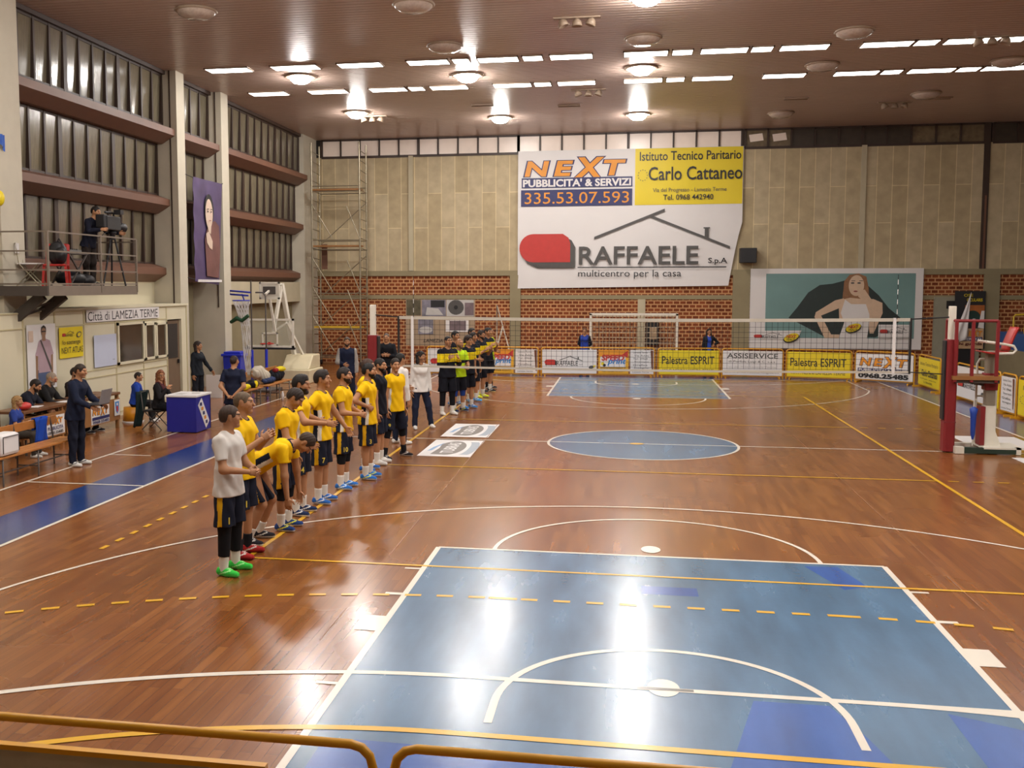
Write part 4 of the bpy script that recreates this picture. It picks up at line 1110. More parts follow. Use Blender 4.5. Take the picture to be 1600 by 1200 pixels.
# ---- large poster with a posing figure
S = Sheet((4.17, YB - 0.12, 0.72), (1, 0, 0), (0, 0, 1)); q = 0.02218
X_ = lambda u: (u - 1170) * q; Y_ = lambda v: (547 - v) * q * 1.04
S.base(5.98, 2.93, c_white, 0.02)
S.rect(X_(1195), Y_(530), X_(1428), Y_(428), m_teal)
S.poly([(X_(1232), Y_(498)), (X_(1245), Y_(482)), (X_(1262), Y_(458)), (X_(1280), Y_(446)), (X_(1300), Y_(444)), (X_(1330), Y_(436)), (X_(1356), Y_(448)), (X_(1372), Y_(462)), (X_(1388), Y_(482)), (X_(1410), Y_(500)), (X_(1370), Y_(528)), (X_(1290), Y_(528)), (X_(1265), Y_(515))], m_shadp)
S.poly([(X_(1316), Y_(468)), (X_(1318), Y_(440)), (X_(1326), Y_(430)), (X_(1340), Y_(428)), (X_(1352), Y_(433)), (X_(1356), Y_(450)), (X_(1358), Y_(472)), (X_(1338), Y_(470))], m_hairp)
S.poly([(X_(1290), Y_(530)), (X_(1273), Y_(496)), (X_(1281), Y_(490)), (X_(1300), Y_(524)), (X_(1313), Y_(524)), (X_(1314), Y_(530))], m_skinp)
S.poly([(X_(1273), Y_(497)), (X_(1275), Y_(489)), (X_(1305), Y_(470)), (X_(1318), Y_(467)), (X_(1322), Y_(478)), (X_(1284), Y_(494))], m_skinp)
S.poly([(X_(1310), Y_(470)), (X_(1328), Y_(466)), (X_(1348), Y_(468)), (X_(1364), Y_(468)), (X_(1378), Y_(474)), (X_(1379), Y_(490)), (X_(1366), Y_(522)), (X_(1360), Y_(522)), (X_(1356), Y_(500)), (X_(1312), Y_(500))], m_skinp)
S.poly([(X_(1320), Y_(469)), (X_(1330), Y_(476)), (X_(1346), Y_(476)), (X_(1358), Y_(476)), (X_(1359), Y_(505)), (X_(1356), Y_(530)), (X_(1312), Y_(530)), (X_(1320), Y_(505)), (X_(1314), Y_(490))], c_white)
S.ell(X_(1337), Y_(447), 12 * q, 17 * q, m_skinp)
S.poly([(X_(1343), Y_(456)), (X_(1350), Y_(453)), (X_(1362), Y_(470)), (X_(1369), Y_(500)), (X_(1362), Y_(502)), (X_(1352), Y_(474)), (X_(1340), Y_(464))], m_skinp)
for u in (1331, 1341): S.ell(X_(u), Y_(443), 3 * q, 1.4 * q, c_gry, n=10)
S.ell(X_(1336), Y_(456), 3.4 * q, 1.3 * q, mat('poster lips', '#8b4a42', 0.5), n=10)
for u in (1329, 1341): S.rect(X_(u), Y_(440), X_(u + 6), Y_(439), c_gry)
S.poly([(X_(1170), Y_(532)), (X_(1172), Y_(519)), (X_(1253), Y_(518)), (X_(1248), Y_(532))], c_white); raffaele(S, X_(1177), Y_(533), 48 * q, 13 * q)
S.rect(X_(1373), Y_(530), X_(1424), Y_(508), c_lgt); S.rect(X_(1373), Y_(527), X_(1421), Y_(508), c_white); raffaele(S, X_(1375), Y_(525), 44 * q, 15 * q)
for u, v in ((1237, 529), (1334, 513)):
    S.ell(X_(u), Y_(v + 1), 13 * q, 7 * q, c_blk, rot=0.35); S.ell(X_(u), Y_(v), 12 * q, 6 * q, c_yel, rot=0.35); S.text('NEXT', X_(u - 8), Y_(v + 1), 16 * q, 5 * q, c_red, 0.04, 0.2); S.text('ITALY', X_(u - 7), Y_(v + 5), 13 * q, 3 * q, c_blk, 0.02)
tag(S.build('poster'), 'wide teal advertising poster of a posing figure in a white top, on the back wall', 'poster')
# ---- small collage poster behind the far team
S = Sheet((-8.85, YB - 0.012, 0.70), (1, 0, 0), (0, 0, 1))
S.base(2.75, 1.81, mat('faded poster', '#a08a70', 0.6, var=0.06, scale=3), 0.01)
m_ph1 = mat('photo grey', '#7b7884', 0.5, var=0.35, scale=4); m_ph2 = mat('photo mauve', '#6f5f63', 0.5, var=0.3, scale=5)
S.rect(0.03, 1.18, 0.6, 1.79, mat('photo olive', '#56503c', 0.5, var=0.4, scale=5)); S.rect(0.65, 1.15, 1.6, 1.79, m_ph1); S.rect(1.0, 1.5, 1.55, 1.77, c_blk); S.poly([(0.8, 1.2), (1.5, 1.2), (1.3, 1.45), (0.85, 1.5)], c_lgt)
S.rect(1.63, 1.15, 2.7, 1.79, c_lgt); S.ell(2.0, 1.5, 0.31, 0.29, c_gry)
for i in range(9):
    t = i * 40; S.ell(2.0, 1.5, 0.29, 0.27, c_lgt, t, t + 17, n=5); 
S.ell(2.0, 1.5, 0.08, 0.08, c_blk, n=12)
S.rect(2.35, 1.2, 2.7, 1.68, m_ph2); S.rect(0.5, 0.45, 1.1, 1.05, m_ph1); S.ell(0.8, 0.62, 0.27, 0.13, c_lgt); S.rect(1.6, 0.55, 2.5, 1.0, c_white); S.rect(1.75, 0.6, 2.4, 0.98, m_ph2)
S.text('LAMEZIA MA', 0.72, 0.14, 1.1, 0.13, c_blk, 0.0, 0.2)
tag(S.build('poster'), 'faded photo-collage poster with a round fan picture on the brick wall at left', 'poster')

# ---- advertising boards on yellow tube frames
def frame_tube(w, h, m, r=0.022, z0=0.0, rad=0.1):
    pts = [(0, 0, z0)]
    for a in range(0, 91, 30): t = math.radians(180 - a); pts.append((rad + rad * math.cos(t), 0, h - rad + rad * math.sin(t)))
    for a in range(0, 91, 30): t = math.radians(90 - a); pts.append((w - rad + rad * math.cos(t), 0, h - rad + rad * math.sin(t)))
    pts.append((w, 0, z0))
    return MB().use(m).tube(pts, r, 8).bar((0, 0, 0.08), (w, 0, 0.08), 0.03)
def board(p0, p1, label, painters, group, z1=0.97, facing=1):
    """p0 left, p1 right as the court sees it; painters: (fraction0, fraction1, material, fn)"""
    p0, p1 = Vector((*p0, 0)), Vector((*p1, 0)); d = p1 - p0; L = d.length; rz = math.atan2(d.y, d.x)
    t = thing('advertising_board', label, 'advertising board', p0, rz, group)
    frame_tube(L, z1, m_ytube).build('frame', None, t)
    for x in (0.12, L - 0.12): MB().use(m_ytube).bar((x, -0.22, 0.025), (x, 0.22, 0.025), 0.04, 0.05).build('foot', None, t)
    for a, b, m, fn in painters:
        w = (b - a) * L - 0.06
        S = Sheet((a * L + 0.03, -0.035, 0.10), (1, 0, 0), (0, 0, 1)); S.base(w, z1 - 0.17, m, 0.02)
        if fn: fn(S, w, z1 - 0.17)
        S.build('panel', t)
    return t
def P_raff(S, w, h): raffaele(S, w * .04, h * .22, w * .74, h * .56); S.poly([(w * .86, h * .22), (w * .93, h * .34), (w * .99, h * .36), (w * .95, h * .24)], c_yel); S.ell(w * .9, h * .27, w * .045, h * .07, c_gry, n=12, rot=.2)
def P_speed(S, w, h):
    S.poly([(w * .0, h), (w * .0, h * .75), (w * .6, h * .5), (w, h * .9), (w, h)], c_org); S.poly([(w * .78, h * .8), (w * .98, h * .98), (w * .98, h * .66)], c_red); S.rect(w * .06, h * .28, w * .9, h * .72, c_white)
    S.text('SPEED', w * .1, h * .54, w * .76, h * .26, c_red, 0.05, 0.1); S.text('print', w * .3, h * .34, w * .62, h * .3, c_sky, 0.03, 0.25)
    S.ell(w * .14, h * .42, w * .06, h * .07, c_yel, n=10); S.ell(w * .2, h * .36, w * .05, h * .06, c_blk, n=10)
    S.text('WWW.SPEEDPRINT.IT', w * .06, h * .2, w * .86, h * .07, c_blk); S.text('Tel. 0968 433077', w * .1, h * .08, w * .8, h * .07, c_blk)
def P_list(S, w, h):
    for i, s_ in enumerate(('Lamezia Terme', 'Via Adda', 'Tel. 0968', 'Stampa', 'Grafica', 'Insegne')):
        y = h * (.86 - .13 * i); S.text(s_, w * (.12 + .05 * (i % 2)), y, w * .62, h * .07, c_gry, 0.0, 0.05)
    S.poly([(w * .86, h * .98), (w * .98, h * .98), (w * .98, h * .1), (w * .93, h * .1)], mat('print brown', '#6b3a22', 0.5)); S.text('Lamezia Terme', w * .1, h * .06, w * .7, h * .05, c_gry)
def P_esp(S, w, h): S.text('Palestra ESPRIT', w * .05, h * .42, w * .88, h * .34, c_blk, 0.01); S.text('VIA P. NENNI LAMEZIA TERME', w * .06, h * .1, w * .86, h * .13, c_blk)
def P_assi(S, w, h):
    S.text('ASSISERVICE', w * .07, h * .70, w * .86, h * .2, c_gry, 0.02); S.text('di Porfida Luigi & C. s.a.s', w * .1, h * .5, w * .78, h * .11, c_gry)
    S.text('via dei Mille Lamezia Terme', w * .1, h * .3, w * .8, h * .09, c_lgt); S.text('tel. 0968 201653 infoassiservice@libero.it', w * .03, h * .07, w * .92, h * .11, c_gry)
def P_next(S, w, h):
    nextlogo(S, w * .06, h * .46, w * .86, h * .46); S.rect(w * .04, h * .30, w * .95, h * .44, c_navy); S.text("PUBBLICITA' & SERVIZI", w * .06, h * .32, w * .87, h * .10, c_white, 0.03); S.text('0968.25485', w * .05, h * .05, w * .88, h * .2, c_blk, 0.05)
def P_ist(S, w, h):
    S.text('Istituto Tecnico Paritario', w * .08, h * .72, w * .84, h * .13, c_blk)
    for i in range(12): S.ell(w * .12 + w * .075 * math.cos(i * .524), h * .45 + h * .12 * math.sin(i * .524), w * .008, h * .015, c_gry, n=6)
    S.text('Carlo Cattaneo', w * .2, h * .34, w * .74, h * .24, c_blk, 0.02); S.text('Via del Progresso - Lamezia Terme', w * .12, h * .2, w * .78, h * .07, c_blk); S.text('Tel. 0968 442940', w * .3, h * .08, w * .42, h * .08, c_blk)
GB, GR, GN = 'advertising boards along the far baseline', 'advertising boards along the right sideline', 'advertising boards seen from behind at the near end'
c_spd = mat('print amber', '#d9a32a', 0.5)
board((-7.03, 14.30), (-3.22, 14.28), 'advertising board behind the visiting team with white, orange and list panels', [(0, .54, c_white, P_raff), (.54, .79, c_spd, P_speed), (.79, 1, c_white, P_list)], GB)
board((-3.12, 14.32), (0.62, 14.55), 'advertising board left of the goal with red and black logo and orange panel', [(0, .5, c_white, P_raff), (.5, .78, c_spd, P_speed), (.78, 1, c_white, P_list)], GB)
board((0.74, 14.60), (2.72, 14.62), 'yellow advertising board in front of the right goal post', [(0, 1, c_yel, P_esp)], GB)
board((2.80, 14.64), (4.72, 14.52), 'white advertising board with grey lettering between the two yellow ones', [(0, 1, c_white, P_assi)], GB)
board((4.82, 14.50), (6.74, 14.02), 'yellow advertising board under the wide teal poster', [(0, 1, c_yel, P_esp)], GB)
board((6.84, 14.0), (8.34, 13.0), 'white advertising board with orange letters and phone number at the far right corner', [(0, 1, c_white, P_next)], GB)
board((8.40, 12.7), (8.40, 10.6), 'yellow advertising board just round the far right corner', [(0, 1, c_yel, P_ist)], GR)
board((8.42, 10.5), (8.42, 9.4), 'narrow white advertising board behind the red net post', [(0, 1, c_white, P_list)], GR)
board((8.44, 9.3), (8.48, 6.25), 'white and yellow advertising board seen under the referee platform', [(0, .74, c_white, P_raff), (.74, 1, c_yel, P_speed)], GR)
board((8.48, 6.15), (8.52, 5.35), 'white list advertising board behind the referee column', [(0, 1, c_white, P_list)], GR)
board((8.54, 5.25), (8.62, 1.9), 'yellow advertising board cut by the right edge of the picture', [(0, 1, c_yel, P_ist)], GR)
for i, (a, b_) in enumerate(((-5.4, -1.43), (-1.33, 2.6))):
    t = thing('advertising_board', 'back of an advertising board on a yellow tube frame, bottom %s corner' % ('left' if i == 0 else 'middle and right'), 'advertising board', (a, -15.3, 0), 0, GN)
    frame_tube(b_ - a, 0.985, m_ytube).build('frame', None, t)
    pn = MB().use(m_bk).span((0.05, -0.012, 0.1), (b_ - a - (0.5 if i == 0 else 0.05), 0.012, 0.83)); pn.use(m_ytube).span((0.04, -0.02, 0.83), (b_ - a - (0.5 if i == 0 else 0.04), 0.02, 0.855)); pn.build('panel', None, t)

# ---- volleyball net and its posts
def post(x, label, pad_side):
    t = thing('net_post', label, 'net post', (x, 0, 0))
    MB().use(m_wht).span((-0.055, -0.055, 0), (0.055, 0.055, 2.66)).build('pole', None, t, 0.01)
    p = MB().use(m_redp)
    p.prism([(-0.10, -0.09), (-0.07, -0.12), (0.07, -0.12), (0.10, -0.09), (0.10, 0.09), (0.07, 0.12), (-0.07, 0.12), (-0.10, 0.09)], 2, 0.02, 2.06)
    p.use(mat('dark red seam', '#6a1418', 0.6)).span((-0.102, -0.122, 0.55), (0.102, 0.122, 0.57)); p.use(m_black).span((-pad_side * 0.10, -0.10, 0.6), (-pad_side * 0.13, 0.08, 2.04))
    p.build('padding', None, t, 0.01)
    return t
post(-5.30, 'red padded net post with white top beyond the yellow line-up', -1)
post(5.48, 'red padded net post in front of the referee stand', 1)
t = thing('volleyball_net', 'volleyball net with white bands stretched across the court', 'net', (0, 0, 0))
m_cord = mat('black net cord', '#1b1a1a', 0.8)
def sag(x): return -0.03 * (1 - (x / 4.75) ** 2)
n_ = MB().use(m_cord)
for i in range(96):
    x = -4.75 + 9.5 * i / 95; n_.bar((x, 0, 1.47), (x, 0, 2.38 + sag(x)), 0.005, 0.005)
for j in range(10):
    z = 1.48 + 0.1 * j; q = z
    n_.tube([(x, 0, z + sag(x) * (z - 1.4)) for x in np.linspace(-4.75, 4.75, 20)], 0.0028, 4, cap=False)
n_.build('mesh', None, t)
def ribbon(z, h, w=0.012):
    b = MB().use(mat('net band', '#b9b2a4', 0.7))
    b.grid(lambda a, c: (-4.8 + 9.6 * a, -w, z + sag(-4.8 + 9.6 * a) + h * (c - 0.5)), 24, 1); b.grid(lambda a, c: (4.8 - 9.6 * a, w, z + sag(4.8 - 9.6 * a) + h * (c - 0.5)), 24, 1)
    return b
ribbon(2.41, 0.06).build('top_band', None, t); ribbon(1.45, 0.04).build('bottom_band', None, t)
for x in (-4.5, 4.5):
    MB().use(c_white).span((x - 0.025, -0.016, 1.42), (x + 0.025, 0.016, 2.44)).build('side_band', None, t)
    a = MB()
    for k_ in range(9): a.use(c_white if k_ % 2 else m_black).tube([(x + 0.03, -0.025, 2.42 + 0.09 * k_), (x + 0.03, -0.025, 2.51 + 0.09 * k_)], 0.006, 6)
    a.build('antenna', None, t)
c_ = MB().use(m_cord)
for sx in (-1, 1):
    px_ = -5.26 if sx < 0 else 5.44
    c_.tube([(px_, 0, 2.46), (sx * 4.78, 0, 2.42)], 0.012, 6).tube([(px_, -0.0, 1.42), (sx * 4.78, 0, 1.45)], 0.010, 6).bar((sx * 4.78, 0, 1.42), (sx * 4.78, 0, 2.44), 0.035)
c_.build('cord', None, t)

# ---- referee stand
t = thing('referee_stand', 'tall referee stand with white column, wooden platform and red guard rail', 'referee stand', (6.15, 0.1, 0))
b = MB().use(mat('dark green paint', '#24352b', 0.5)).bar((-0.45, -0.28, 0.07), (0.42, -0.28, 0.07), 0.11, 0.10).bar((-0.05, 0.3, 0.07), (0.3, 0.3, 0.07), 0.11, 0.10)
b.use(m_wht).bar((-0.6, -0.28, 0.07), (-0.45, -0.28, 0.07), 0.12, 0.12).bar((0.42, -0.28, 0.07), (0.5, -0.28, 0.07), 0.12, 0.12).bar((-0.6, 0.3, 0.07), (-0.05, 0.3, 0.07), 0.10, 0.10).span((-0.12, -0.34, 0.1), (0.55, 0.34, 0.13)); b.build('base', None, t)
b = MB().use(m_wht).prism([(-0.10, 0.12), (0.24, 0.12), (0.13, 0.42), (0.13, 0.86), (-0.05, 0.86), (-0.05, 0.42)], 1, -0.1, 0.1); b.use(m_redp).span((-0.13, -0.12, 0.14), (-0.05, 0.11, 0.84)); b.build('lower_column', None, t)
MB().use(mat('grey column paint', '#857c6c', 0.5)).span((-0.04, -0.08, 0.86), (0.12, 0.08, 1.84)).build('column', None, t, 0.01)
MB().use(m_redp).span((-0.07, -0.11, 1.14), (0.15, 0.11, 1.45)).build('sleeve', None, t, 0.015)
b = MB().use(m_wood2).span((-0.68, -0.3, 1.34), (0.12, 0.3, 1.41)); b.use(m_iron).span((-0.62, -0.26, 1.28), (0.12, -0.2, 1.34)).span((-0.62, 0.2, 1.28), (0.12, 0.26, 1.34)).bar((-0.5, 0, 1.3), (0.0, 0, 1.22), 0.04); b.build('platform', None, t)
b = MB().use(m_redp)
for p in ((-0.64, -0.27), (-0.64, 0.27), (-0.36, -0.27), (0.05, -0.27)): b.bar((*p, 1.3), (*p, 2.4), 0.05)
b.tube([(0.05, -0.27, 2.4), (-0.36, -0.27, 2.4), (-0.64, -0.27, 2.4), (-0.64, 0.27, 2.4)], 0.028, 8); b.build('guard_rail', None, t)
b = MB().use(m_wht).tube([(0.24, 0.26, 0.12), (0.24, 0.26, 1.6), (0.2, 0.26, 1.68), (-0.06, 0.26, 1.68), (-0.1, 0.26, 1.6), (-0.1, 0.26, 0.12)], 0.022, 8)
for z in (0.4, 0.7, 1.0): b.tube([(0.24, 0.26, z), (-0.1, 0.26, z)], 0.016, 6)
b.build('ladder', None, t)
b = MB().use(m_redpl)
b.grid(lambda a, c: (-0.16 + 0.42 * a + 0.09 * max(0, a - 0.72) ** 2, -0.2 + 0.4 * c, 1.86 - 0.03 * math.sin(a * 3.1)), 10, 4); b.grid(lambda a, c: (0.26 + 0.10 * a + 0.05 * a * a - 0.04 * math.sin(c * 3.14), -0.2 + 0.4 * c, 1.87 + 0.42 * a), 10, 6)
o = b.build('seat', None, t); s_ = o.modifiers.new('thick', 'SOLIDIFY'); s_.thickness = 0.03
for yy in (-0.22, 0.22): MB().use(m_wht).tube([(-0.12, yy, 2.02), (0.2, yy, 1.98), (0.34, yy, 1.95), (0.38, yy, 1.88), (0.33, yy, 1.82), (0.05, yy, 1.81)], 0.024, 8).build('armrest', None, t)
S = MB().use(c_white)
tag(MB().use(c_white).span((6.15, 0.62, 0.001), (7.35, 2.1, 0.006)).build('floor_mat'), 'white sheet on the floor behind the referee stand', 'floor mat')
tag(MB().use(c_white).span((6.4, -1.5, 0.001), (7.9, -0.52, 0.006)).build('floor_mat'), 'white sheet on the floor in front of the referee stand at the right edge', 'floor mat')
o = thing('umbrella', 'folded blue umbrella leaning on the referee stand column', 'umbrella', (5.9, -0.02, 0.14))
MB().use(mat('blue nylon', '#1c3f9a', 0.5)).lathe([(0.015, 0.10), (0.04, 0.2), (0.055, 0.55), (0.075, 0.66), (0.02, 0.70)], n=10).build('canopy', None, o)
MB().use(m_wht).tube([(0, 0, -0.01), (0, 0, 0.12)], 0.012, 6).tube([(0, 0, 0.7), (0, 0, 0.8), (0.03, 0, 0.84), (0.06, 0, 0.8)], 0.012, 6).build('handle', None, o)

# ---- floor stickers
for y0, w in ((-1.07, 'in front of'), (1.28, 'beyond')):
    S = Sheet((-4.0, y0 - 0.95, 0.0035), (1, 0, 0), (0, 1, 0)); S.step = 0.0003
    S.base(0.97, 1.9, c_white, 0.0028)
    m_b = mat('sticker blue', '#7d9fc4', 0.5); m_g = mat('sticker grey', '#77706a', 0.5)
    S.poly([(0.08, 0.55), (0.16, 0.62), (0.2, 1.1), (0.3, 1.5), (0.22, 1.45), (0.12, 1.0)], m_b)
    S.poly([(0.2, 0.2)] + [(0.46 + 0.27 * math.cos(t), 0.95 + 0.8 * math.sin(t)) for t in [(-100 + 12 * i) * math.pi / 180 for i in range(22)]] + [(0.25, 0.9)], m_g)
    v, f, wh = text_geo('TUBRAS', 0.02)
    S.mb.use(c_white); z = S.layer * S.step; S.layer += 1
    S.mb.add([S.P(0.58 - p[1] * 0.24, 0.36 + p[0] * 1.2, z) for p in v], f)
    S.poly([(0.70 + 0.2 * math.cos(t) * .5, 0.95 + 0.75 * math.sin(t)) for t in [(-80 + 8 * i) * math.pi / 180 for i in range(21)]] + [(0.86 + 0.2 * math.cos(t) * .5, 0.95 + 0.75 * math.sin(t)) for t in [(80 - 8 * i) * math.pi / 180 for i in range(21)]], mat('sticker pale', '#9aa3ad', 0.5))
    tag(S.build('floor_sticker'), 'white square sponsor sticker with grey oval just %s the centre line' % w, 'floor sticker', 'sponsor stickers on the floor')

# ---- far goal, wall things
t = thing('futsal_goal', 'white goal with net against the brick wall behind the boards', 'goal', (-0.06, 17.6, 0))
m_goal = mat('goal white', '#d6cfc0', 0.4)
b = MB().use(m_goal)
for x in (-1.54, 1.54): b.span((x - 0.04, -0.04, 0), (x + 0.04, 0.04, 2.02))
b.span((-1.58, -0.04, 1.96), (1.58, 0.04, 2.04)); b.build('frame', None, t)
n_ = MB().use(mat('goal net cord', '#d4c8b0', 0.8))
def gp(u, v):
    y = 0.06 + 1.15 * max(0, v); return (u, y, 1.98 - 0.0 * v)
for i in range(25):
    x = -1.5 + 0.125 * i; n_.tube([(x, 0.03, 1.98), (x, 0.5, 1.9), (x, 1.1, 0.9), (x, 1.3, 0.02)], 0.010, 4, cap=False)
for yy, z in ((0.25, 1.94), (0.5, 1.9), (0.62, 1.7), (0.74, 1.5), (0.86, 1.3), (0.98, 1.1), (1.1, 0.9), (1.15, 0.68), (1.2, 0.45), (1.25, 0.22)): n_.tube([(-1.5, yy, z), (1.5, yy, z)], 0.010, 4, cap=False)
for sx in (-1.5, 1.5):
    for z in np.arange(0.15, 1.95, 0.15): n_.tube([(sx, 0.03, z), (sx, 0.5 if z > 1.85 else 1.3 - 0.35 * max(0, z - 0.2), z)], 0.006, 4, cap=False)
n_.build('net', None, t)
t = thing('wall_cabinet', 'dark framed notice box hung on the brick wall inside the goal', 'cabinet', (0.65, YB - 0.12, 0.80))
MB().use(m_black).span((-0.24, 0.0, 0), (0.24, 0.11, 0.95)).build('body', None, t); MB().use(mat('notice paper', '#a88f72', 0.6)).span((-0.1, -0.01, 0.22), (0.16, 0.0, 0.66)).build('notice', None, t)
tag(MB().use(m_conc).span((0.1, YB - 0.08, 0), (0.38, YB + 0.02, 2.52)).build('trim_31'), kind='structure')
tag(MB().use(m_black).box((4.04, YB - 0.28, 4.13), (0.58, 0.45, 0.54)).build('loudspeaker', None, None, 0.02), 'black loudspeaker on the wall right of the huge banner', 'loudspeaker')
t = thing('metal_frame', 'white A-shaped metal frame standing before the brick wall behind the far team', 'frame', (-4.92, 16.6, 0))
MB().use(m_goal).tube([(0, 0, 0), (0, 0, 2.35), (0.42, 0, 0.86), (0.55, 0, 0)], 0.022, 6).tube([(0.22, 0, 1.58), (0.0, 0, 0.8)], 0.03, 6).build('tube', None, t)
# hanging poster and white cloth by the door
S = Sheet((11.2, YB - 0.2, 0.78), (1, 0, 0), (0, 0, 1)); S.base(1.02, 2.05, c_blk, 0.01, shape=lambda a, b: (a * 1.02 + (1 - b) * 0.03, b * 2.05))
m_am = mat('poster amber', '#a8602a', 0.5, var=0.2, scale=5); m_sand = mat('poster sand', '#c2a07a', 0.5, var=0.08, scale=3)
S.rect(0.35, 1.15, 1.0, 1.55, m_am); S.rect(0.02, 0, 1.0, 0.72, m_sand); S.ell(0.62, 1.1, 0.26, 0.26, mat('poster iris', '#1f3a34', 0.4)); S.ell(0.66, 1.02, 0.07, 0.06, c_white, n=12); S.poly([(0.8, 0.75), (1.0, 0.72), (1.0, 1.35), (0.9, 1.35)], c_white)
S.text('OSE', 0.3, 1.85, 0.3, 0.1, c_yel); S.text('OCULARIS', 0.4, 1.68, 0.52, 0.11, c_yel, 0.02)
nextlogo(S, 0.3, 0.42, 0.66, 0.26); S.rect(0.3, 0.28, 0.96, 0.42, c_navy); S.text('SERVIZI', 0.34, 0.30, 0.58, 0.09, c_white, 0.02); S.text('chi guarda', 0.1, 0.1, 0.86, 0.13, mat('poster maroon', '#5d1f16', 0.5), 0.03)
tag(S.build('hanging_poster'), 'tall dark poster with a green eye and orange letters hanging beside the door', 'poster')
b = MB().use(c_white); b.grid(lambda a, c: (11.72 - 0.62 * c * (1 - a) - 0.1 * a * c, YB - 0.26 + 0.05 * math.sin(a * 9 + c * 3) * c, 2.78 - 1.9 * c + 0.25 * c * a), 14, 12)
o = b.build('white_cloth'); o.modifiers.new('thick', 'SOLIDIFY').thickness = 0.012; tag(o, 'white sheet hanging in a point in front of the dark poster', 'cloth')
# tribune at the far right
t = thing('tribune', 'blue and beige end of the spectator stand at the far right', 'stand', (15.2, 17.2, 0))
MB().use(m_concg).span((-2.6, -6, 0), (2.6, 1.6, 0.85)).build('base', None, t); MB().use(mat('stand blue panel', '#2c5590', 0.5)).span((-2.6, -6, 0.85), (2.6, 1.4, 1.42)).build('blue_panel', None, t)
for i, (x, y) in enumerate(((-2.45, 0.6), (-2.45, -0.4), (-2.45, -1.6))):
    MB().use(mat('yellow rail', '#d2b024', 0.4)).tube([(x, y, 1.35), (x, y, 1.96), (x + 0.05, y, 2.02), (x + 0.45, y, 2.04)], 0.03, 8).build('rail', None, t)

# ---- scaffold tower in the corner
t = thing('scaffold_tower', 'tall steel scaffold tower on wheels in the far left corner', 'scaffold', (-11.0, 17.7, 0))
UP = [(-1.0, -0.5), (-1.0, 0.5), (0.85, -0.5), (0.85, 0.5)]
for p in UP: MB().use(m_steel).tube([(*p, 0.16), (*p, 8.35)], 0.032, 8).build('upright', None, t)
for x in (-1.0, 0.85):
    z = 0.5
    while z < 8.3: MB().use(m_steel).tube([(x, -0.5, z), (x, 0.5, z - 0.06)], 0.018, 6).build('rung', None, t); z += 0.36
def brace(*p, r=0.018): MB().use(m_steel).tube(p, r, 6).build('brace', None, t)
for z in (0.35, 1.4, 2.55, 2.75, 4.4, 4.75, 6.55, 6.75):
    for yy in (-0.5, 0.5): brace((-1.0, yy, z), (0.85, yy, z), r=0.02)
for z in (0.4, 1.5, 2.6, 4.6):
    brace((-1.0, -0.52, z + 1.5), (-0.2, -0.52, z + 0.2)); brace((0.85, -0.52, z + 0.2), (0.35, -0.52, z + 1.4)); brace((-1.0, 0.52, z), (0.85, 0.52, z + 1.6))
for z, m in ((1.45, mat('yellow plank', '#c9a02a', 0.5)), (4.5, m_wood2), (6.6, m_wood2)): MB().use(m).span((-0.98, -0.45, z), (0.83, 0.1, z + 0.06)).build('deck', None, t)
for p in UP: MB().use(m_black).tube([(p[0] - 0.03, p[1], 0.09), (p[0] + 0.03, p[1], 0.09)], 0.09, 12).build('wheel', None, t)
t2 = MB().use(m_sill).box((-11.75, 17.95, 5.05 - 0.9), (0.22, 0.04, 0.95)); tag(t2.build('board'), 'brown board leaning on the wall behind the scaffold', 'board')

# ---- folded basketball stands at the left wall
t = thing('basketball_stand', 'wheeled basketball stand folded low with a white framed glass backboard', 'basketball stand', (-11.1, 10.2, 0))
m_beige = mat('pale beige paint', '#c9bd9d', 0.5)
b = MB().use(m_beige).span((-0.2, 0.3, 0.0), (1.1, 1.7, 0.42)).prism([(0.5, 0.42), (1.7, 0.42), (1.7, 0.85), (1.0, 0.85)], 0, 0.1, 1.0); b.use(m_black)
b.build('base', None, t, 0.03)
b = MB().use(m_wht).bar((0.3, 1.2, 0.8), (0.15, 0.5, 3.1), 0.12).bar((0.15, 0.5, 3.05), (0.0, 0.1, 1.6), 0.09).bar((0.6, 1.2, 0.8), (0.4, 0.2, 1.9), 0.07).bar((-0.3, 0.2, 1.45), (0.4, 0.25, 1.9), 0.06); b.build('arm', None, t)
b = MB().use(m_wht)
for a, c in (((-0.85, 1.14), (0.7, 1.2)), ((-0.85, 1.97), (0.7, 2.03)), ((-0.85, 1.14), (-0.79, 2.03)), ((0.64, 1.14), (0.7, 2.03)), ((-0.33, 1.2), (0.18, 1.24)), ((-0.33, 1.56), (0.18, 1.6)), ((-0.33, 1.2), (-0.29, 1.6)), ((0.14, 1.2), (0.18, 1.6))): b.span((a[0], -0.03, a[1]), (c[0], 0.03, c[1]))
b.use(m_black).span((-0.88, -0.05, 1.08), (0.73, 0.05, 1.14)); b.build('backboard_frame', None, t)
MB().use(mat('backboard glass', '#c8c8b8', 0.1, alpha=0.25)).span((-0.8, -0.008, 1.19), (0.65, 0.008, 1.98)).build('glass', None, t)
b = MB().use(m_redpl).tube([(-0.08 + 0.2 * math.cos(a), -0.25 + 0.2 * math.sin(a), 1.27) for a in [i * math.pi / 10 for i in range(20)]], 0.014, 6, closed=True).bar((-0.08, 0, 1.25), (-0.08, -0.06, 1.27), 0.08); b.build('rim', None, t)
t = thing('minibasket_stand', 'slim stand with small white backboard and blue hoop beside the tall column', 'basketball stand', (-10.9, 8.3, 0))
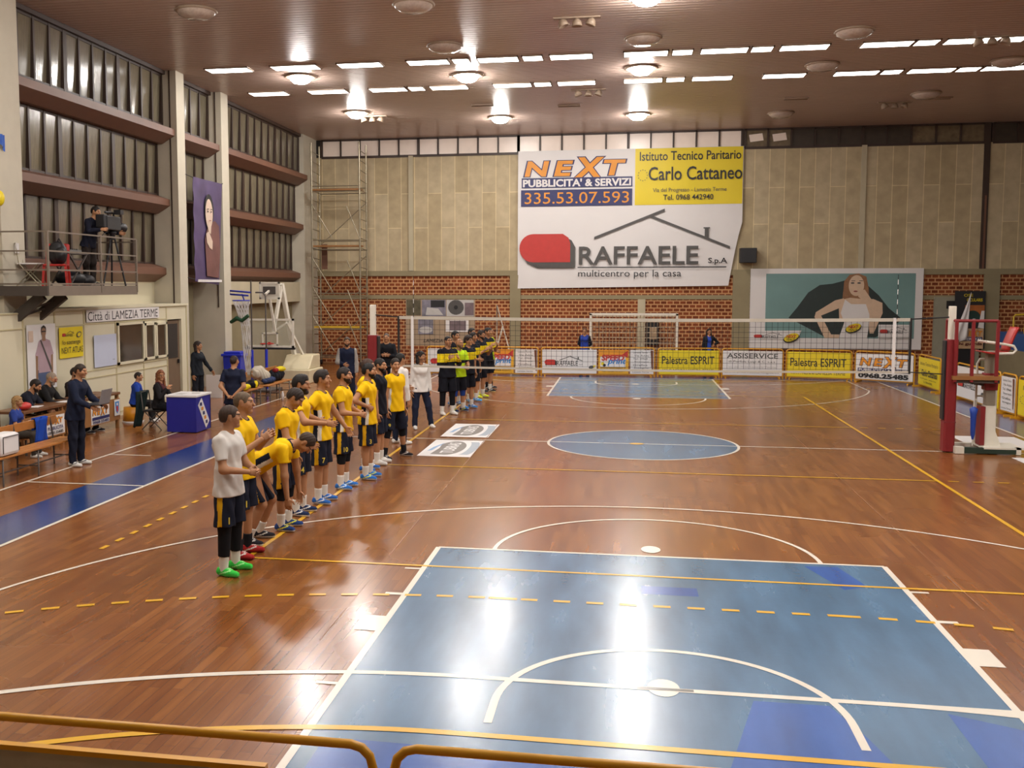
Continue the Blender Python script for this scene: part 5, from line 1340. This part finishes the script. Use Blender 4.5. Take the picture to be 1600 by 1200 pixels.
b = MB().use(m_bluep).tube([(0.3, 0, 0), (0.3, 0, 1.2)], 0.045, 8).tube([(-0.02, -0.3, 0), (-0.02, -0.3, 1.2)], 0.045, 8); b.use(m_iron).tube([(0.3, 0, 1.2), (0.3, 0, 2.75), (0.22, 0, 2.85), (0.0, 0, 2.85)], 0.022, 8).tube([(-0.02, -0.3, 1.2), (-0.02, -0.3, 3.2)], 0.022, 8).span((-0.3, -0.5, 0), (0.6, 0.5, 0.06)); b.build('post', None, t)
b = MB().use(m_wht).span((0.0, 0.3, 2.65), (0.62, 0.34, 2.7)).span((0.0, 0.3, 3.1), (0.62, 0.34, 3.15)).span((0.0, 0.3, 2.65), (0.05, 0.34, 3.15)).span((0.57, 0.3, 2.65), (0.62, 0.34, 3.15)).span((0.05, 0.315, 2.7), (0.57, 0.335, 3.1)); b.use(m_iron).span((0.12, 0.29, 2.8), (0.5, 0.31, 3.02)); b.use(m_wht).bar((0.3, 0.34, 2.7), (0.4, 0.5, 1.7), 0.06).bar((0.3, 0.0, 2.8), (0.3, 0.32, 2.9), 0.05); b.build('backboard', None, t)
b = MB().use(m_bluep).tube([(-0.02, -0.3, 2.85), (-0.65, -0.3, 2.9), (-0.65, -0.3, 2.8), (-0.1, -0.3, 2.76)], 0.025, 6).tube([(-0.32 + 0.24 * math.cos(a), -0.3 + 0.24 * math.sin(a), 2.62) for a in [i * math.pi / 10 for i in range(20)]], 0.016, 6, closed=True).bar((-0.32, -0.06, 2.62), (-0.3, -0.28, 2.8), 0.03); b.build('hoop', None, t)
b = MB().use(c_white)
for i in range(14):
    a = i * math.pi / 7
    b.tube([(-0.32 + 0.24 * math.cos(a), -0.3 + 0.24 * math.sin(a), 2.6), (-0.28 + 0.16 * math.cos(a + .5), -0.3 + 0.16 * math.sin(a + .5), 2.3), (-0.2 + 0.13 * math.cos(a + 1), -0.3 + 0.13 * math.sin(a + 1), 1.9), (-0.14 + 0.12 * math.cos(a + 1.5), -0.3 + 0.12 * math.sin(a + 1.5), 1.0), (-0.12 + 0.08 * math.cos(a + 2), -0.3 + 0.08 * math.sin(a + 2), 0.5)], 0.009, 5)
    b.tube([(-0.32 + 0.24 * math.cos(a), -0.3 + 0.24 * math.sin(a), 2.6), (-0.28 + 0.16 * math.cos(a - .5), -0.3 + 0.16 * math.sin(a - .5), 2.3), (-0.2 + 0.13 * math.cos(a - 1), -0.3 + 0.13 * math.sin(a - 1), 1.9)], 0.009, 5)
b.use(mat('green net', '#1f4a30', 0.7)).tube([(-0.62, -0.36, 2.0), (-0.4, -0.45, 2.12), (-0.25, -0.45, 2.05), (-0.05, -0.45, 2.2)], [0.05, 0.07, 0.06, 0.05], 7); b.build('net', None, t)
t = thing('waste_bin', 'blue plastic wheeled bin by the tall column', 'bin', (-11.85, 9.0, 0))
MB().use(m_bluep).prism([(-0.23, 0), (0.23, 0), (0.28, 0.95), (-0.28, 0.95)], 1, -0.25, 0.25).build('body', None, t, 0.02); MB().use(m_bluep).span((-0.32, -0.3, 0.95), (0.32, 0.3, 1.03)).span((-0.26, -0.24, 1.03), (0.26, 0.24, 1.09)).build('lid', None, t, 0.02)
tag(MB().use(c_white).span((-11.6, 6.3, 0.0), (-11.15, 6.34, 0.62)).build('placard'), 'white placard leaning low by the narrow bay behind the walking person', 'placard')
# purple portrait banner between the piers
S = Sheet((-12.14, 6.95, 3.17), (0, 1, 0), (0, 0, 1), fold=lambda x, y: 0.02 * math.sin(y * 9 + x * 4) * max(0, 0.7 - x) + 0.01 * math.sin(x * 5)); S.step = 0.005
m_pur = mat('banner purple', '#4d3f63', 0.45, var=0.25, scale=2.2); m_purb = mat('banner dusk brown', '#6e4a46', 0.5, var=0.25, scale=2)
S.base(2.0, 2.87, m_pur, 0.006, 16, 24, shape=lambda a, b: (a * (1.65 + 0.4 * b), b * 2.87 - 0.1 * a * (1 - b))); S.layer = 7
S.poly([(0.75, 0.15), (1.55, 0.1), (1.7, 0.9), (1.65, 1.6), (1.35, 1.75), (0.9, 1.6), (0.65, 1.2)], m_purb)
S.ell(0.98, 2.02, 0.31, 0.46, c_blk); S.ell(0.96, 1.92, 0.25, 0.42, mat('portrait pale', '#c9b2a0', 0.5)); S.poly([(0.8, 1.65), (1.1, 1.62), (1.05, 1.35), (0.9, 1.4)], mat('portrait pale', '#c9b2a0')); S.poly([(0.7, 1.35), (0.9, 1.42), (1.15, 1.15), (1.12, 0.9), (0.95, 0.95), (0.75, 1.1)], mat('portrait pale', '#c9b2a0'))
for x in (0.86, 1.06): S.ell(x, 1.98, 0.045, 0.02, c_blk, n=10); S.rect(x - 0.06, 2.04, x + 0.06, 2.06, c_blk)
S.rect(0.88, 1.72, 1.04, 1.74, m_lips); S.rect(0, -0.02, 1.66, 0.05, c_white)
for y_, z_, e_ in ((0.0, 2.85, 6.6), (2.0, 2.85, 9.18), (0.0, 0.05, 6.6)):
    S.mb.use(m_cord).tube([S.P(y_, z_, -0.01), (-12.2, e_, 3.17 + z_ + 0.05)], 0.012, 5)
tag(S.build('portrait_banner'), 'tall purple banner with a pale portrait hung between the two slim columns', 'banner')
tag(MB().use(m_sky2 := mat('blue flag cloth', '#2552a8', 0.6)).grid(lambda a, c: (-12.14 + 0.03 * math.sin(a * 6), -1.78 + 0.17 * a, 5.93 - 0.32 * c * (0.6 + 0.4 * a)), 6, 4).build('blue_flag'), 'blue cloth corner hung on the nearest column, left edge', 'flag')
tag(MB().use(c_yel).ball((-12.08, -1.96, 4.7), (0.10, 0.10, 0.15)).build('drape'), 'yellow balloon on the nearest column at the left edge', 'drape')  # small yellow cloth, modelled as a ball
# ------------------------------------------------------------------ raised filming walkway on the left
t = thing('walkway', 'steel filming walkway with grey guard rails on the left wall', 'walkway', (0, 0, 0))
m_walk = mat('walkway grey', '#75695c', 0.55); m_walkd = mat('walkway dark', '#453d37', 0.6)
b = MB().use(m_walk).span((-11.25, -1.82, 2.85), (-11.2, 1.73, 3.05)); b.use(m_walkd).span((-12.28, -1.87, 2.85), (-11.2, -1.82, 3.04)).span((-12.28, -1.82, 2.99), (-11.25, -1.76, 3.035)).span((-12.19, -1.76, 2.99), (-11.25, -0.99, 3.035)).span((-12.55, -0.99, 2.99), (-11.25, 1.73, 3.035)).span((-12.58, 1.68, 2.87), (-11.25, 1.73, 2.99)); b.build('deck', None, t)
b = MB().use(m_walk)
for p in ((-11.21, -1.81), (-11.21, 0.16), (-11.21, 1.72)): b.bar((*p, 2.9), (*p, 4.08), 0.04)
for z in (4.08, 3.71, 3.35, 3.08):
    b.bar((-11.21, -1.81, z), (-11.21, 1.72, z), 0.03).bar((-12.28, -1.81, z), (-11.21, -1.81, z), 0.03)
for z in (4.02, 3.6): b.bar((-11.21, 1.72, z), (-12.5, 1.72, z), 0.03)
b.build('guard_rail', None, t)
for y in (-1.55, -0.8): MB().use(m_walkd).bar((-12.25, y, 2.3), (-11.5, y, 2.86), 0.10, 0.2).build('bracket', None, t)
MB().use(m_walkd).bar((-12.1, -1.55, 2.4), (-11.9, -0.8, 2.6), 0.03).bar((-11.9, -1.55, 2.55), (-11.7, -0.8, 2.75), 0.03).build('cross_brace', None, t)
# camera on its tripod
t = thing('tripod', 'black camera tripod standing on the walkway', 'tripod', (-11.38, 1.0, 3.04))
for a in (0.3, 2.4, 4.5): MB().use(m_black).tube([(0.05 * math.cos(a), 0.05 * math.sin(a), 1.02), (0.34 * math.cos(a) * .7, 0.36 * math.sin(a), 0.0)], 0.022, 6).build('leg', None, t)
MB().use(m_black).lathe([(0.07, 1.0), (0.06, 1.12), (0.09, 1.14), (0.09, 1.18), (0, 1.18)], n=12).build('head', None, t)
t = thing('video_camera', 'large black broadcast camera on the tripod', 'camera', (-11.38, 0.98, 4.22))
b = MB().use(m_black).box((0, -0.1, 0.17), (0.24, 0.6, 0.30)).box((0.0, -0.42, 0.2), (0.2, 0.16, 0.28)).box((0, -0.08, 0.40), (0.05, 0.4, 0.05)).box((0, 0.1, 0.36), (0.04, 0.04, 0.08)).box((-0.02, -0.05, 0.28), (0.04, 0.04, 0.1)); b.build('body', None, t, 0.02)
MB().use(m_black).tube([(0.0, 0.2, 0.12), (0.0, 0.34, 0.11), (0.0, 0.38, 0.11), (0.0, 0.5, 0.1)], [0.07, 0.08, 0.1, 0.11], 14).build('lens', None, t)
MB().use(m_black).box((-0.16, -0.05, 0.26), (0.1, 0.2, 0.12)).box((0.12, 0.1, 0.42), (0.16, 0.14, 0.1)).build('viewfinder', None, t)
MB().use(m_black).tube([(0, -0.1, 0.02), (0.05, -0.5, -0.1)], 0.012, 6).build('pan_handle', None, t)
# plastic chair, folding chair, bags, mixer table
t = thing('plastic_chair', 'red plastic chair on the walkway', 'chair', (-11.62, -0.85, 3.035), 0.4)
for sx in (-0.2, 0.2):
    for sy in (-0.18, 0.2): MB().use(m_redpl).bar((sx, sy, 0.42), (sx * 1.15, sy * 1.2, 0), 0.045).build('leg', None, t)
MB().use(m_redpl).span((-0.22, -0.22, 0.40), (0.22, 0.22, 0.44)).build('seat', None, t, 0.01)
b = MB().use(m_redpl).bar((-0.2, 0.2, 0.42), (-0.2, 0.3, 0.84), 0.05).bar((0.2, 0.2, 0.42), (0.2, 0.3, 0.84), 0.05).bar((-0.2, 0.3, 0.82), (0.2, 0.3, 0.82), 0.05, 0.08)
for x in (-0.1, 0, 0.1): b.bar((x, 0.21, 0.44), (x, 0.3, 0.82), 0.05, 0.02)
b.build('backrest', None, t)
t = thing('folding_chair', 'white folding chair at the left end of the walkway', 'chair', (-12.0, -1.18, 3.035), 0.3)
MB().use(c_white).span((-0.2, -0.14, 0.43), (0.24, 0.16, 0.46)).build('seat', None, t, 0.01)
for yy in (-0.13, 0.15):
    MB().use(m_steel).tube([(-0.22, yy, 0.0), (0.2, yy, 0.44)], 0.012, 6).build('leg', None, t); MB().use(m_steel).tube([(0.24, yy, 0.0), (-0.16, yy, 0.44), (-0.22, yy, 0.85)], 0.012, 6).build('leg', None, t)
MB().use(c_white).bar((-0.21, -0.14, 0.75), (-0.21, 0.16, 0.75), 0.03, 0.2).build('backrest', None, t)
t = thing('backpack', 'black backpack on the red chair', 'bag', (-11.6, -0.82, 3.49)); MB().use(m_black).ball((0, 0.0, 0.2), (0.2, 0.15, 0.25)).ball((0.12, -0.1, 0.17), (0.12, 0.1, 0.15)).build('body', None, t); MB().use(m_black).tube([(0.0, 0, 0.42), (0.04, 0, 0.5), (0.1, 0, 0.4)], 0.015, 6).build('strap', None, t)
tag(MB().use(m_black).ball((-11.75, -0.1, 3.19), (0.3, 0.35, 0.16)).ball((-11.6, 0.2, 3.16), (0.2, 0.25, 0.13)).build('duffel_bag'), 'black duffel bags heaped under the mixer table', 'bag')
t = thing('folding_table', 'small folding table with legs crossed on the walkway', 'table', (-11.75, -0.12, 3.035))
MB().use(m_iron).span((-0.25, -0.45, 0.66), (0.25, 0.32, 0.7)).build('top', None, t)
for x in (-0.2, 0.22):
    MB().use(m_iron).bar((x, -0.4, 0), (x, 0.28, 0.66), 0.03).build('leg', None, t); MB().use(m_iron).bar((x, 0.28, 0), (x, -0.4, 0.66), 0.03).build('leg', None, t)
b = MB().use(mat('mixer grey', '#6b6a68', 0.4)).span((-11.92, -0.4, 3.735), (-11.6, 0.1, 3.79))
b.use(m_black)
for i in range(6):
    for j in range(3): b.span((-11.88 + j * .1, -0.36 + i * .075, 3.79), (-11.86 + j * .1, -0.335 + i * .075, 3.81))
tag(b.build('video_mixer'), 'grey video mixer on the folding table', 'mixer')

# ------------------------------------------------------------------ white site booth with its posters
t = thing('booth', 'cream prefabricated booth with windows along the left wall', 'booth', (-12.0, 0, 0))
b = MB().use(m_cream).span((-0.18, -2.3, 0), (-0.02, 4.89, 2.52)).span((-0.18, 4.89, 2.17), (-0.02, 6.08, 2.52)).span((-0.18, 5.74, 0), (-0.02, 6.08, 2.17)); b.span((-0.62, 5.9, 0), (-0.18, 6.06, 2.5)); b.build('wall', None, t)
b = MB().use(mat('booth trim', '#b8ad88', 0.6))
for y in (-1.45, -0.33, 0.82, 2.2, 3.55, 4.85, 6.05): b.span((-0.02, y - 0.025, 0), (-0.008, y + 0.025, 2.5))
for z, y0, y1 in ((2.2, -2.3, 4.85), (1.16, 0.82, 4.85), (1.0, 0.82, 4.85), (2.5, -2.3, 6.08), (0.1, -2.3, 4.85)): b.span((-0.02, y0, z - 0.012), (-0.006, y1, z + 0.012))
b.build('seam_strip', None, t)
MB().use(m_cream).span((-0.95, -0.9, 2.52), (0.02, 6.1, 2.57)).build('roof', None, t)
def bwin(y0, y1, z0, z1):
    f = MB().use(m_cream)
    f.span((-0.03, y0, z0), (0.03, y1, z0 + 0.06)).span((-0.03, y0, z1 - 0.06), (0.03, y1, z1)).span((-0.03, y0, z0), (0.03, y0 + 0.07, z1)).span((-0.03, y1 - 0.07, z0), (0.03, y1, z1))
    f = f.build('window', None, t); MB().use(mat('booth glass', '#3d352b', 0.12, var=0.3, scale=2.5, spec=0.7)).span((-0.02, y0 + 0.06, z0 + 0.05), (0.0, y1 - 0.06, z1 - 0.05)).build('pane', None, f)
bwin(2.23, 3.55, 1.2, 2.18); bwin(3.58, 4.15, 1.22, 2.13); bwin(4.18, 4.8, 1.22, 2.12)
d = MB().use(mat('booth door', '#6e5a46', 0.5)).span((-0.12, 4.92, 0.02), (-0.08, 5.72, 2.14)); d = d.build('door', None, t); MB().use(m_dark).span((-0.08, 5.02, 1.15), (-0.07, 5.6, 2.05)).build('pane', None, d); MB().use(m_black).span((-0.07, 5.56, 1.0), (-0.03, 5.62, 1.1)).build('handle', None, d)
# written sign and posters on the booth
S = Sheet((-11.985, 0.88, 2.24), (0, 1, 0), (0, 0, 1)); S.base(3.5, 0.27, c_white, 0.004)
S.text('Citt\u00e0 di LAMEZIA TERME', 0.06, 0.03, 3.36, 0.2, c_blk, 0.0); tag(S.build('sign'), 'long white sign with dark city name along the top of the booth', 'sign')
S = Sheet((-11.985, -0.22, 1.52), (0, 1, 0), (0, 0, 1)); S.base(0.93, 0.65, c_yel, 0.004)
raffaele(S, 0.1, 0.42, 0.5, 0.16); S.ell(0.76, 0.48, 0.1, 0.06, c_gry, rot=.3); S.ell(0.76, 0.48, 0.07, 0.04, c_yel, rot=.3); S.text('Io sostengo', 0.1, 0.26, 0.7, 0.12, c_blk); S.text('NEXT ATLAS', 0.05, 0.1, 0.84, 0.13, c_blk); tag(S.build('poster'), 'yellow paper poster with black lettering on the booth', 'poster')
S = Sheet((-11.985, 1.17, 1.22), (0, 1, 0), (0, 0, 1)); S.base(1.0, 0.72, mat('pale blue paper', '#b9bfd2', 0.6, var=0.02), 0.004); S.text('note', 0.8, 0.12, 0.1, 0.03, c_gry); tag(S.build('poster'), 'large blank pale blue sheet of paper on the booth', 'poster')
S = Sheet((-11.985, -1.38, 0.95), (0, 1, 0), (0, 0, 1)); S.base(1.02, 1.32, c_white, 0.004)
m_pnk = mat('poster pink shirt', '#a88f98', 0.5); m_jean = mat('poster jeans', '#4b5878', 0.5); m_tan = mat('poster tan', '#8c6a52', 0.5)
S.poly([(0.36, 0.0), (0.78, 0.0), (0.8, 0.4), (0.34, 0.4)], m_jean); S.poly([(0.28, 0.75), (0.36, 0.75), (0.34, 0.2), (0.27, 0.22)], m_tan); S.poly([(0.82, 0.75), (0.9, 0.72), (0.88, 0.2), (0.81, 0.2)], m_tan); S.poly([(0.26, 0.7), (0.4, 0.98), (0.5, 1.02), (0.66, 1.02), (0.8, 0.98), (0.92, 0.7), (0.82, 0.68), (0.8, 0.34), (0.36, 0.34), (0.36, 0.68)], m_pnk)
S.poly([(0.52, 1.1), (0.64, 1.1), (0.64, 0.98), (0.52, 0.98)], m_tan); S.ell(0.58, 1.17, 0.085, 0.11, m_tan); S.poly([(0.49, 1.18), (0.5, 1.26), (0.58, 1.3), (0.66, 1.26), (0.67, 1.18), (0.62, 1.24), (0.54, 1.24)], c_blk); S.rect(0.5, 1.16, 0.66, 1.185, c_blk); S.poly([(0.44, 1.0), (0.48, 1.0), (0.84, 0.4), (0.8, 0.36)], c_gry); S.rect(0.04, 0.98, 0.2, 1.2, mat('portrait pale', '#c9b2a0')); tag(S.build('poster'), 'life-size poster of a figure in pink T-shirt and jeans on the booth', 'poster')

# ------------------------------------------------------------------ benches, tables, desk
def bench(x, y0, y1, label, back=True):
    t = thing('bench', label, 'bench', (x, (y0 + y1) / 2, 0), 0, 'slatted wooden benches'); L = (y1 - y0) / 2
    for dx in (-0.13, 0.0, 0.13): MB().use(m_plank).span((dx - 0.058, -L, 0.42), (dx + 0.058, L, 0.45)).build('seat_slat', None, t, 0.005)
    if back: MB().use(m_plank).span((-0.27, -L, 0.68), (-0.245, L, 0.82)).build('backrest', None, t, 0.005)
    for sy in (-L + 0.18, -L * 0.05, L - 0.18):
        b = MB().use(m_iron).tube([(0.17, sy, 0), (0.17, sy, 0.40), (-0.2, sy, 0.40)], 0.016, 6).tube([(-0.2, sy, 0), (-0.2, sy, 0.42)] + ([(-0.26, sy, 0.82)] if back else []), 0.016, 6).tube([(0.17, sy, 0.16), (-0.2, sy, 0.16)], 0.012, 6); b.build('leg_frame', None, t)
    MB().use(m_iron).tube([(0, -L + 0.18, 0.16), (0, L - 0.18, 0.16)], 0.012, 6).build('stretcher', None, t)
    return t
bench(-9.78, -6.0, -3.65, 'slatted wooden bench with backrest at the left edge, beside the laptop person')
bench(-9.72, 3.6, 5.15, 'wooden bench with yellow and black kit piled on it, behind the navy polo')
bench(-9.68, 5.4, 7.3, 'wooden bench farther back, covered with clothes and a pale towel')
def pile(name, label, cat, c, parts, group=None):
    t = thing(name, label, cat, c, 0, group)
    for nm, m, blobs in parts:
        def f(P): return smin([np.linalg.norm((P - np.array(q[0])) / np.array(q[1]), axis=1) * min(q[1]) - min(q[1]) for q in blobs], 0.04) + 0.012 * np.sin(P[:, 0] * 31 + 3 * np.sin(P[:, 1] * 17)) * np.sin(P[:, 1] * 23 + P[:, 2] * 19)
        lo = np.min([np.array(q[0]) - np.array(q[1]) for q in blobs], 0) - 0.05; hi = np.max([np.array(q[0]) + np.array(q[1]) for q in blobs], 0) + 0.05
        V, Q = surface_net(lambda P: np.maximum(f(P), -P[:, 2]), lo, hi, 0.016); add_mesh(nm, V, Q, [m], t)
GK = 'clothes left on the benches'
pile('kit_pile', 'yellow and black kit heaped on the nearer clothes bench', 'clothes', (-9.72, 4.1, 0.455), [('yellow_jersey', cloth('#d8c01c'), [((0.08, 0.0, 0.08), (0.13, 0.22, 0.08))]), ('black_jersey', cloth('#17181f'), [((-0.06, -0.3, 0.07), (0.14, 0.2, 0.09)), ((-0.05, 0.28, 0.09), (0.14, 0.16, 0.1))])], GK)
pile('kit_pile', 'black and yellow kit and dark shorts at the far end of the nearer clothes bench', 'clothes', (-9.72, 4.85, 0.455), [('black_jersey', cloth('#17181f'), [((0.0, 0.0, 0.08), (0.16, 0.2, 0.12))]), ('yellow_trim', cloth('#d8c01c'), [((0.12, -0.06, 0.10), (0.05, 0.06, 0.10))])], GK)
pile('towel', 'pale grey towel thrown over the farther bench with blue jeans below', 'towel', (-9.8, 5.75, 0.455), [('towel', cloth('#b0a695'), [((-0.1, 0.0, 0.30), (0.16, 0.36, 0.18)), ((0.02, 0.16, 0.18), (0.14, 0.22, 0.16))]), ('jeans', cloth('#2b3656'), [((0.1, 0.25, 0.08), (0.12, 0.4, 0.09))])], GK)
pile('kit_pile', 'black, yellow and red clothes at the far end of the farther bench', 'clothes', (-9.72, 6.8, 0.455), [('black_jersey', cloth('#1c1d24'), [((-0.05, 0, 0.16), (0.17, 0.45, 0.18))]), ('yellow_jersey', cloth('#cdb820'), [((0.02, 0.1, 0.30), (0.12, 0.28, 0.07))]), ('red_cloth', cloth('#8a2a2a'), [((0.03, -0.28, 0.30), (0.08, 0.1, 0.06))])], GK)
t = thing('jersey', 'blue jersey hung over the backrest of the near bench', 'jersey', (-10.035, -4.15, 0.5))
b = MB().use(cloth('#1f46a8')); b.grid(lambda a, c: (0.03 + 0.02 * math.sin(a * 9 + c * 4), -0.18 + 0.36 * a, 0.34 - 0.42 * c), 10, 8); b.grid(lambda a, c: (-0.03 + 0.02 * math.sin(a * 7), -0.18 + 0.36 * a, 0.34 - 0.2 * c), 10, 4); b.grid(lambda a, c: (0.03 - 0.06 * c, -0.18 + 0.36 * a, 0.345), 10, 1); o = b.build('cloth', None, t); o.modifiers.new('thick', 'SOLIDIFY').thickness = 0.012
t = thing('sports_bag', 'white sports bag with dark piping on the near bench, cut by the left edge', 'bag', (-9.74, -5.62, 0.452)); MB().use(c_white).box((0, 0, 0.17), (0.3, 0.5, 0.34)).build('body', None, t, 0.06); MB().use(m_iron).tube([(0.15, -0.2, 0.05), (0.155, -0.2, 0.3), (0.155, 0.2, 0.3), (0.15, 0.2, 0.05)], 0.008, 6).build('piping', None, t)
def table(y0, y1, label, fn):
    t = thing('table', label, 'table', (-11.33, (y0 + y1) / 2, 0), 0, 'wooden officials tables'); L = (y1 - y0) / 2
    MB().use(m_topw).span((-0.3, -L, 0.72), (0.3, L, 0.77)).build('tabletop', None, t, 0.005)
    for sy in (-L + 0.06, L - 0.06):
        for sx in (-0.26, 0.24): MB().use(m_wood2).span((sx - 0.03, sy - 0.03, 0), (sx + 0.03, sy + 0.03, 0.72)).build('leg', None, t)
    S = Sheet((0.28, -L, 0.18), (0, 1, 0), (0, 0, 1)); S.base(2 * L, 0.46, m_wood2, 0.02); fn(S, 2 * L); S.build('front_board', t)
    return t
def tb1(S, w):
    S.rect(w * .5, 0.03, w * .98, 0.40, c_white); nextlogo(S, w * .55, 0.22, w * .38, 0.15); S.text('PUBBLICITA', w * .55, 0.13, w * .38, 0.07, c_navy, 0.02); S.text('0968.25485', w * .55, 0.05, w * .38, 0.06, c_blk, 0.02); S.rect(w * .1, 0.3, w * .3, 0.42, c_white); S.text('SERVIZI', w * .12, 0.33, w * .16, 0.06, c_blk)
def tb2(S, w):
    S.rect(w * .43, 0.02, w * .78, 0.38, c_white); nextlogo(S, w * .45, 0.18, w * .31, 0.18); S.rect(w * .44, 0.11, w * .77, 0.17, c_navy); S.text('0968-25485', w * .45, 0.035, w * .31, 0.06, c_navy, 0.03)
    S.rect(w * .87, 0.10, w * .98, 0.44, c_white); S.poly([(w * .885, 0.40), (w * .965, 0.40), (w * .955, 0.2), (w * .925, 0.14), (w * .895, 0.2)], c_sky); S.poly([(w * .905, 0.30), (w * .945, 0.30), (w * .94, 0.2), (w * .925, 0.17), (w * .91, 0.2)], c_red); S.ell(w * .925, 0.345, w * .015, 0.03, c_white, n=10)
table(-3.05, -1.66, 'wooden officials table nearer the left edge, papers on top', tb1)
table(-1.6, 0.5, 'wooden officials table with crest and orange letters on its front board', tb2)
for i, (x, y, a, w) in enumerate(((-11.3, -2.25, 0.2, 'under the leaning person'), (-11.2, -1.4, -0.1, 'in front of the person with red glasses'))):
    tag(MB().use(c_white).box((x, y, 0.773), (0.21, 0.3, 0.004), a).build('paper_sheet'), 'white paper sheet on the table %s' % w, 'paper', 'papers on the officials tables')
t = thing('helmet_bag', 'small red bag on the end of the officials table', 'bag', (-11.2, -2.75, 0.77)); MB().use(c_red).ball((0, 0, 0.07), (0.1, 0.16, 0.075)).build('body', None, t)
b = MB(); b.use(c_yel).ball((-11.2, -0.72, 0.885), 0.11, 18, 12); b.use(c_navy).tube([(-11.2 + 0.108 * math.cos(a), -0.72 + 0.03 + 0.0 * a, 0.885 + 0.108 * math.sin(a)) for a in [i * math.pi / 10 for i in range(20)]], 0.014, 6, closed=True)
tag(b.build('volleyball'), 'yellow and blue volleyball on the table beside the laptop', 'ball')
for y in (-2.0, -1.28, -0.3):
    t = thing('chair', 'plain wooden chair under the person %s' % {-2.0: 'leaning over a sheet', -1.28: 'with red glasses', -0.3: 'hidden by the laptop'}[y], 'chair', (-11.8, y, 0), 0, 'chairs behind the officials tables')
    MB().use(m_wood2).span((-0.17, -0.2, 0.365), (0.2, 0.2, 0.395)).build('seat', None, t)
    for sx in (-0.14, 0.17):
        for sy in (-0.17, 0.17): MB().use(m_wood2).span((sx - .018, sy - .018, 0), (sx + .018, sy + .018, 0.365)).build('leg', None, t)
t = thing('stool', 'low wooden stool under the blond person', 'stool', (-11.05, -3.36, 0)); MB().use(m_plank).span((-0.19, -0.19, 0.30), (0.19, 0.19, 0.335)).build('seat', None, t)
for sx in (-0.15, 0.15):
    for sy in (-0.15, 0.15): MB().use(m_iron).span((sx - .015, sy - .015, 0), (sx + .015, sy + .015, 0.30)).build('leg', None, t)
t = thing('bucket', 'orange plastic bucket turned upside down as a seat', 'bucket', (-11.2, 1.36, 0)); MB().use(mat('orange plastic', '#d18a1a', 0.4)).lathe([(0.215, 0.0), (0.225, 0.0), (0.20, 0.34), (0.0, 0.345)], n=24).build('body', None, t); MB().use(c_white).lathe([(0.235, 0.0), (0.24, 0.03), (0.225, 0.035), (0.22, 0.0)], n=24).build('rim', None, t)
t = thing('desk', 'blue panelled desk with white top in front of the auburn-haired person', 'desk', (-9.38, 0.29, 0))
b = MB().use(m_bluef).span((-0.32, -0.37, 0.02), (0.33, -0.34, 0.745)).span((0.30, -0.34, 0.02), (0.33, 0.37, 0.745)).span((-0.32, 0.34, 0.02), (0.33, 0.37, 0.745)); b.build('panel', None, t); MB().use(c_white).span((-0.35, -0.39, 0.745), (0.35, 0.39, 0.785)).build('tabletop', None, t, 0.005)
S = Sheet((0.336, -0.30, 0.05), (0, 1, 0), (0, 0, 1)); S.base(0.6, 0.68, c_white, 0.004, shape=lambda a, b: (0.02 + 0.18 * a + 0.38 * (1 - b), 0.0 + 0.14 * a + 0.52 * b))
for i in range(5): S.rect(0.1 + 0.07 * (4 - i), 0.1 + 0.1 * i, 0.2 + 0.07 * (4 - i), 0.17 + 0.1 * i, c_org if i % 2 else c_navy)
S.build('slanted_sign', t)
for i, (x, y, w) in enumerate(((-9.5, 0.2, 'near the phone'), (-9.25, 0.4, 'at the far corner'))): tag(MB().use(c_lgt).box((x, y, 0.788), (0.16, 0.22, 0.004), 0.3 * i).build('paper_sheet'), 'pale paper on the blue desk %s' % w, 'paper')
t = thing('chair', 'black metal chair of the auburn-haired person, dark green coat over its back', 'chair', (-10.18, 0.42, 0))
MB().use(m_black).span((-0.2, -0.2, 0.385), (0.2, 0.2, 0.42)).build('seat', None, t, 0.01)
for sy in (-0.18, 0.18):
    MB().use(m_iron).tube([(0.2, sy, 0), (-0.18, sy, 0.40)], 0.013, 6).build('leg', None, t); MB().use(m_iron).tube([(-0.24, sy, 0), (0.16, sy, 0.40)], 0.013, 6).build('leg', None, t)
MB().use(m_iron).tube([(-0.2, -0.18, 0.4), (-0.25, -0.18, 0.8), (-0.25, 0.18, 0.8), (-0.2, 0.18, 0.4)], 0.013, 6).build('backrest', None, t)
t = thing('coat', 'dark green coat hanging from the chair of the auburn-haired person', 'coat', (-10.42, 0.36, 0.0))
b = MB().use(cloth('#1d2b2a')); b.grid(lambda a, c: (-0.05 + 0.04 * math.sin(a * 8 + c * 2) - 0.10 * c, -0.26 + (0.45 - 0.1 * c) * a, 0.82 - 0.76 * c), 12, 10); o = b.build('cloth', None, t); o.modifiers.new('thick', 'SOLIDIFY').thickness = 0.03
# laptop held by the standing person
t = thing('laptop', 'open silver-grey laptop held by the person in the navy tracksuit', 'laptop', (-9.06, -3.98, 1.06), 0)
MB().use(mat('laptop base', '#3a3a3e', 0.4)).span((-0.14, -0.17, 0), (0.12, 0.17, 0.018)).build('base', None, t)
o = MB().use(mat('laptop lid', '#8f8c8a', 0.4, metal=0.3)).span((-0.005, -0.17, 0), (0.008, 0.17, 0.25)).build('lid', None, t); o.location = (0.12, 0, 0.015); o.rotation_euler = (0, 0.25, 0)
tag(MB().use(c_white).lathe([(0.0, 0), (0.035, 0.0), (0.037, 0.18), (0.02, 0.22), (0.02, 0.25), (0, 0.25)], (-9.28, 5.9, 0), 12).build('water_bottle'), 'white water bottle on the floor behind the bench', 'bottle')
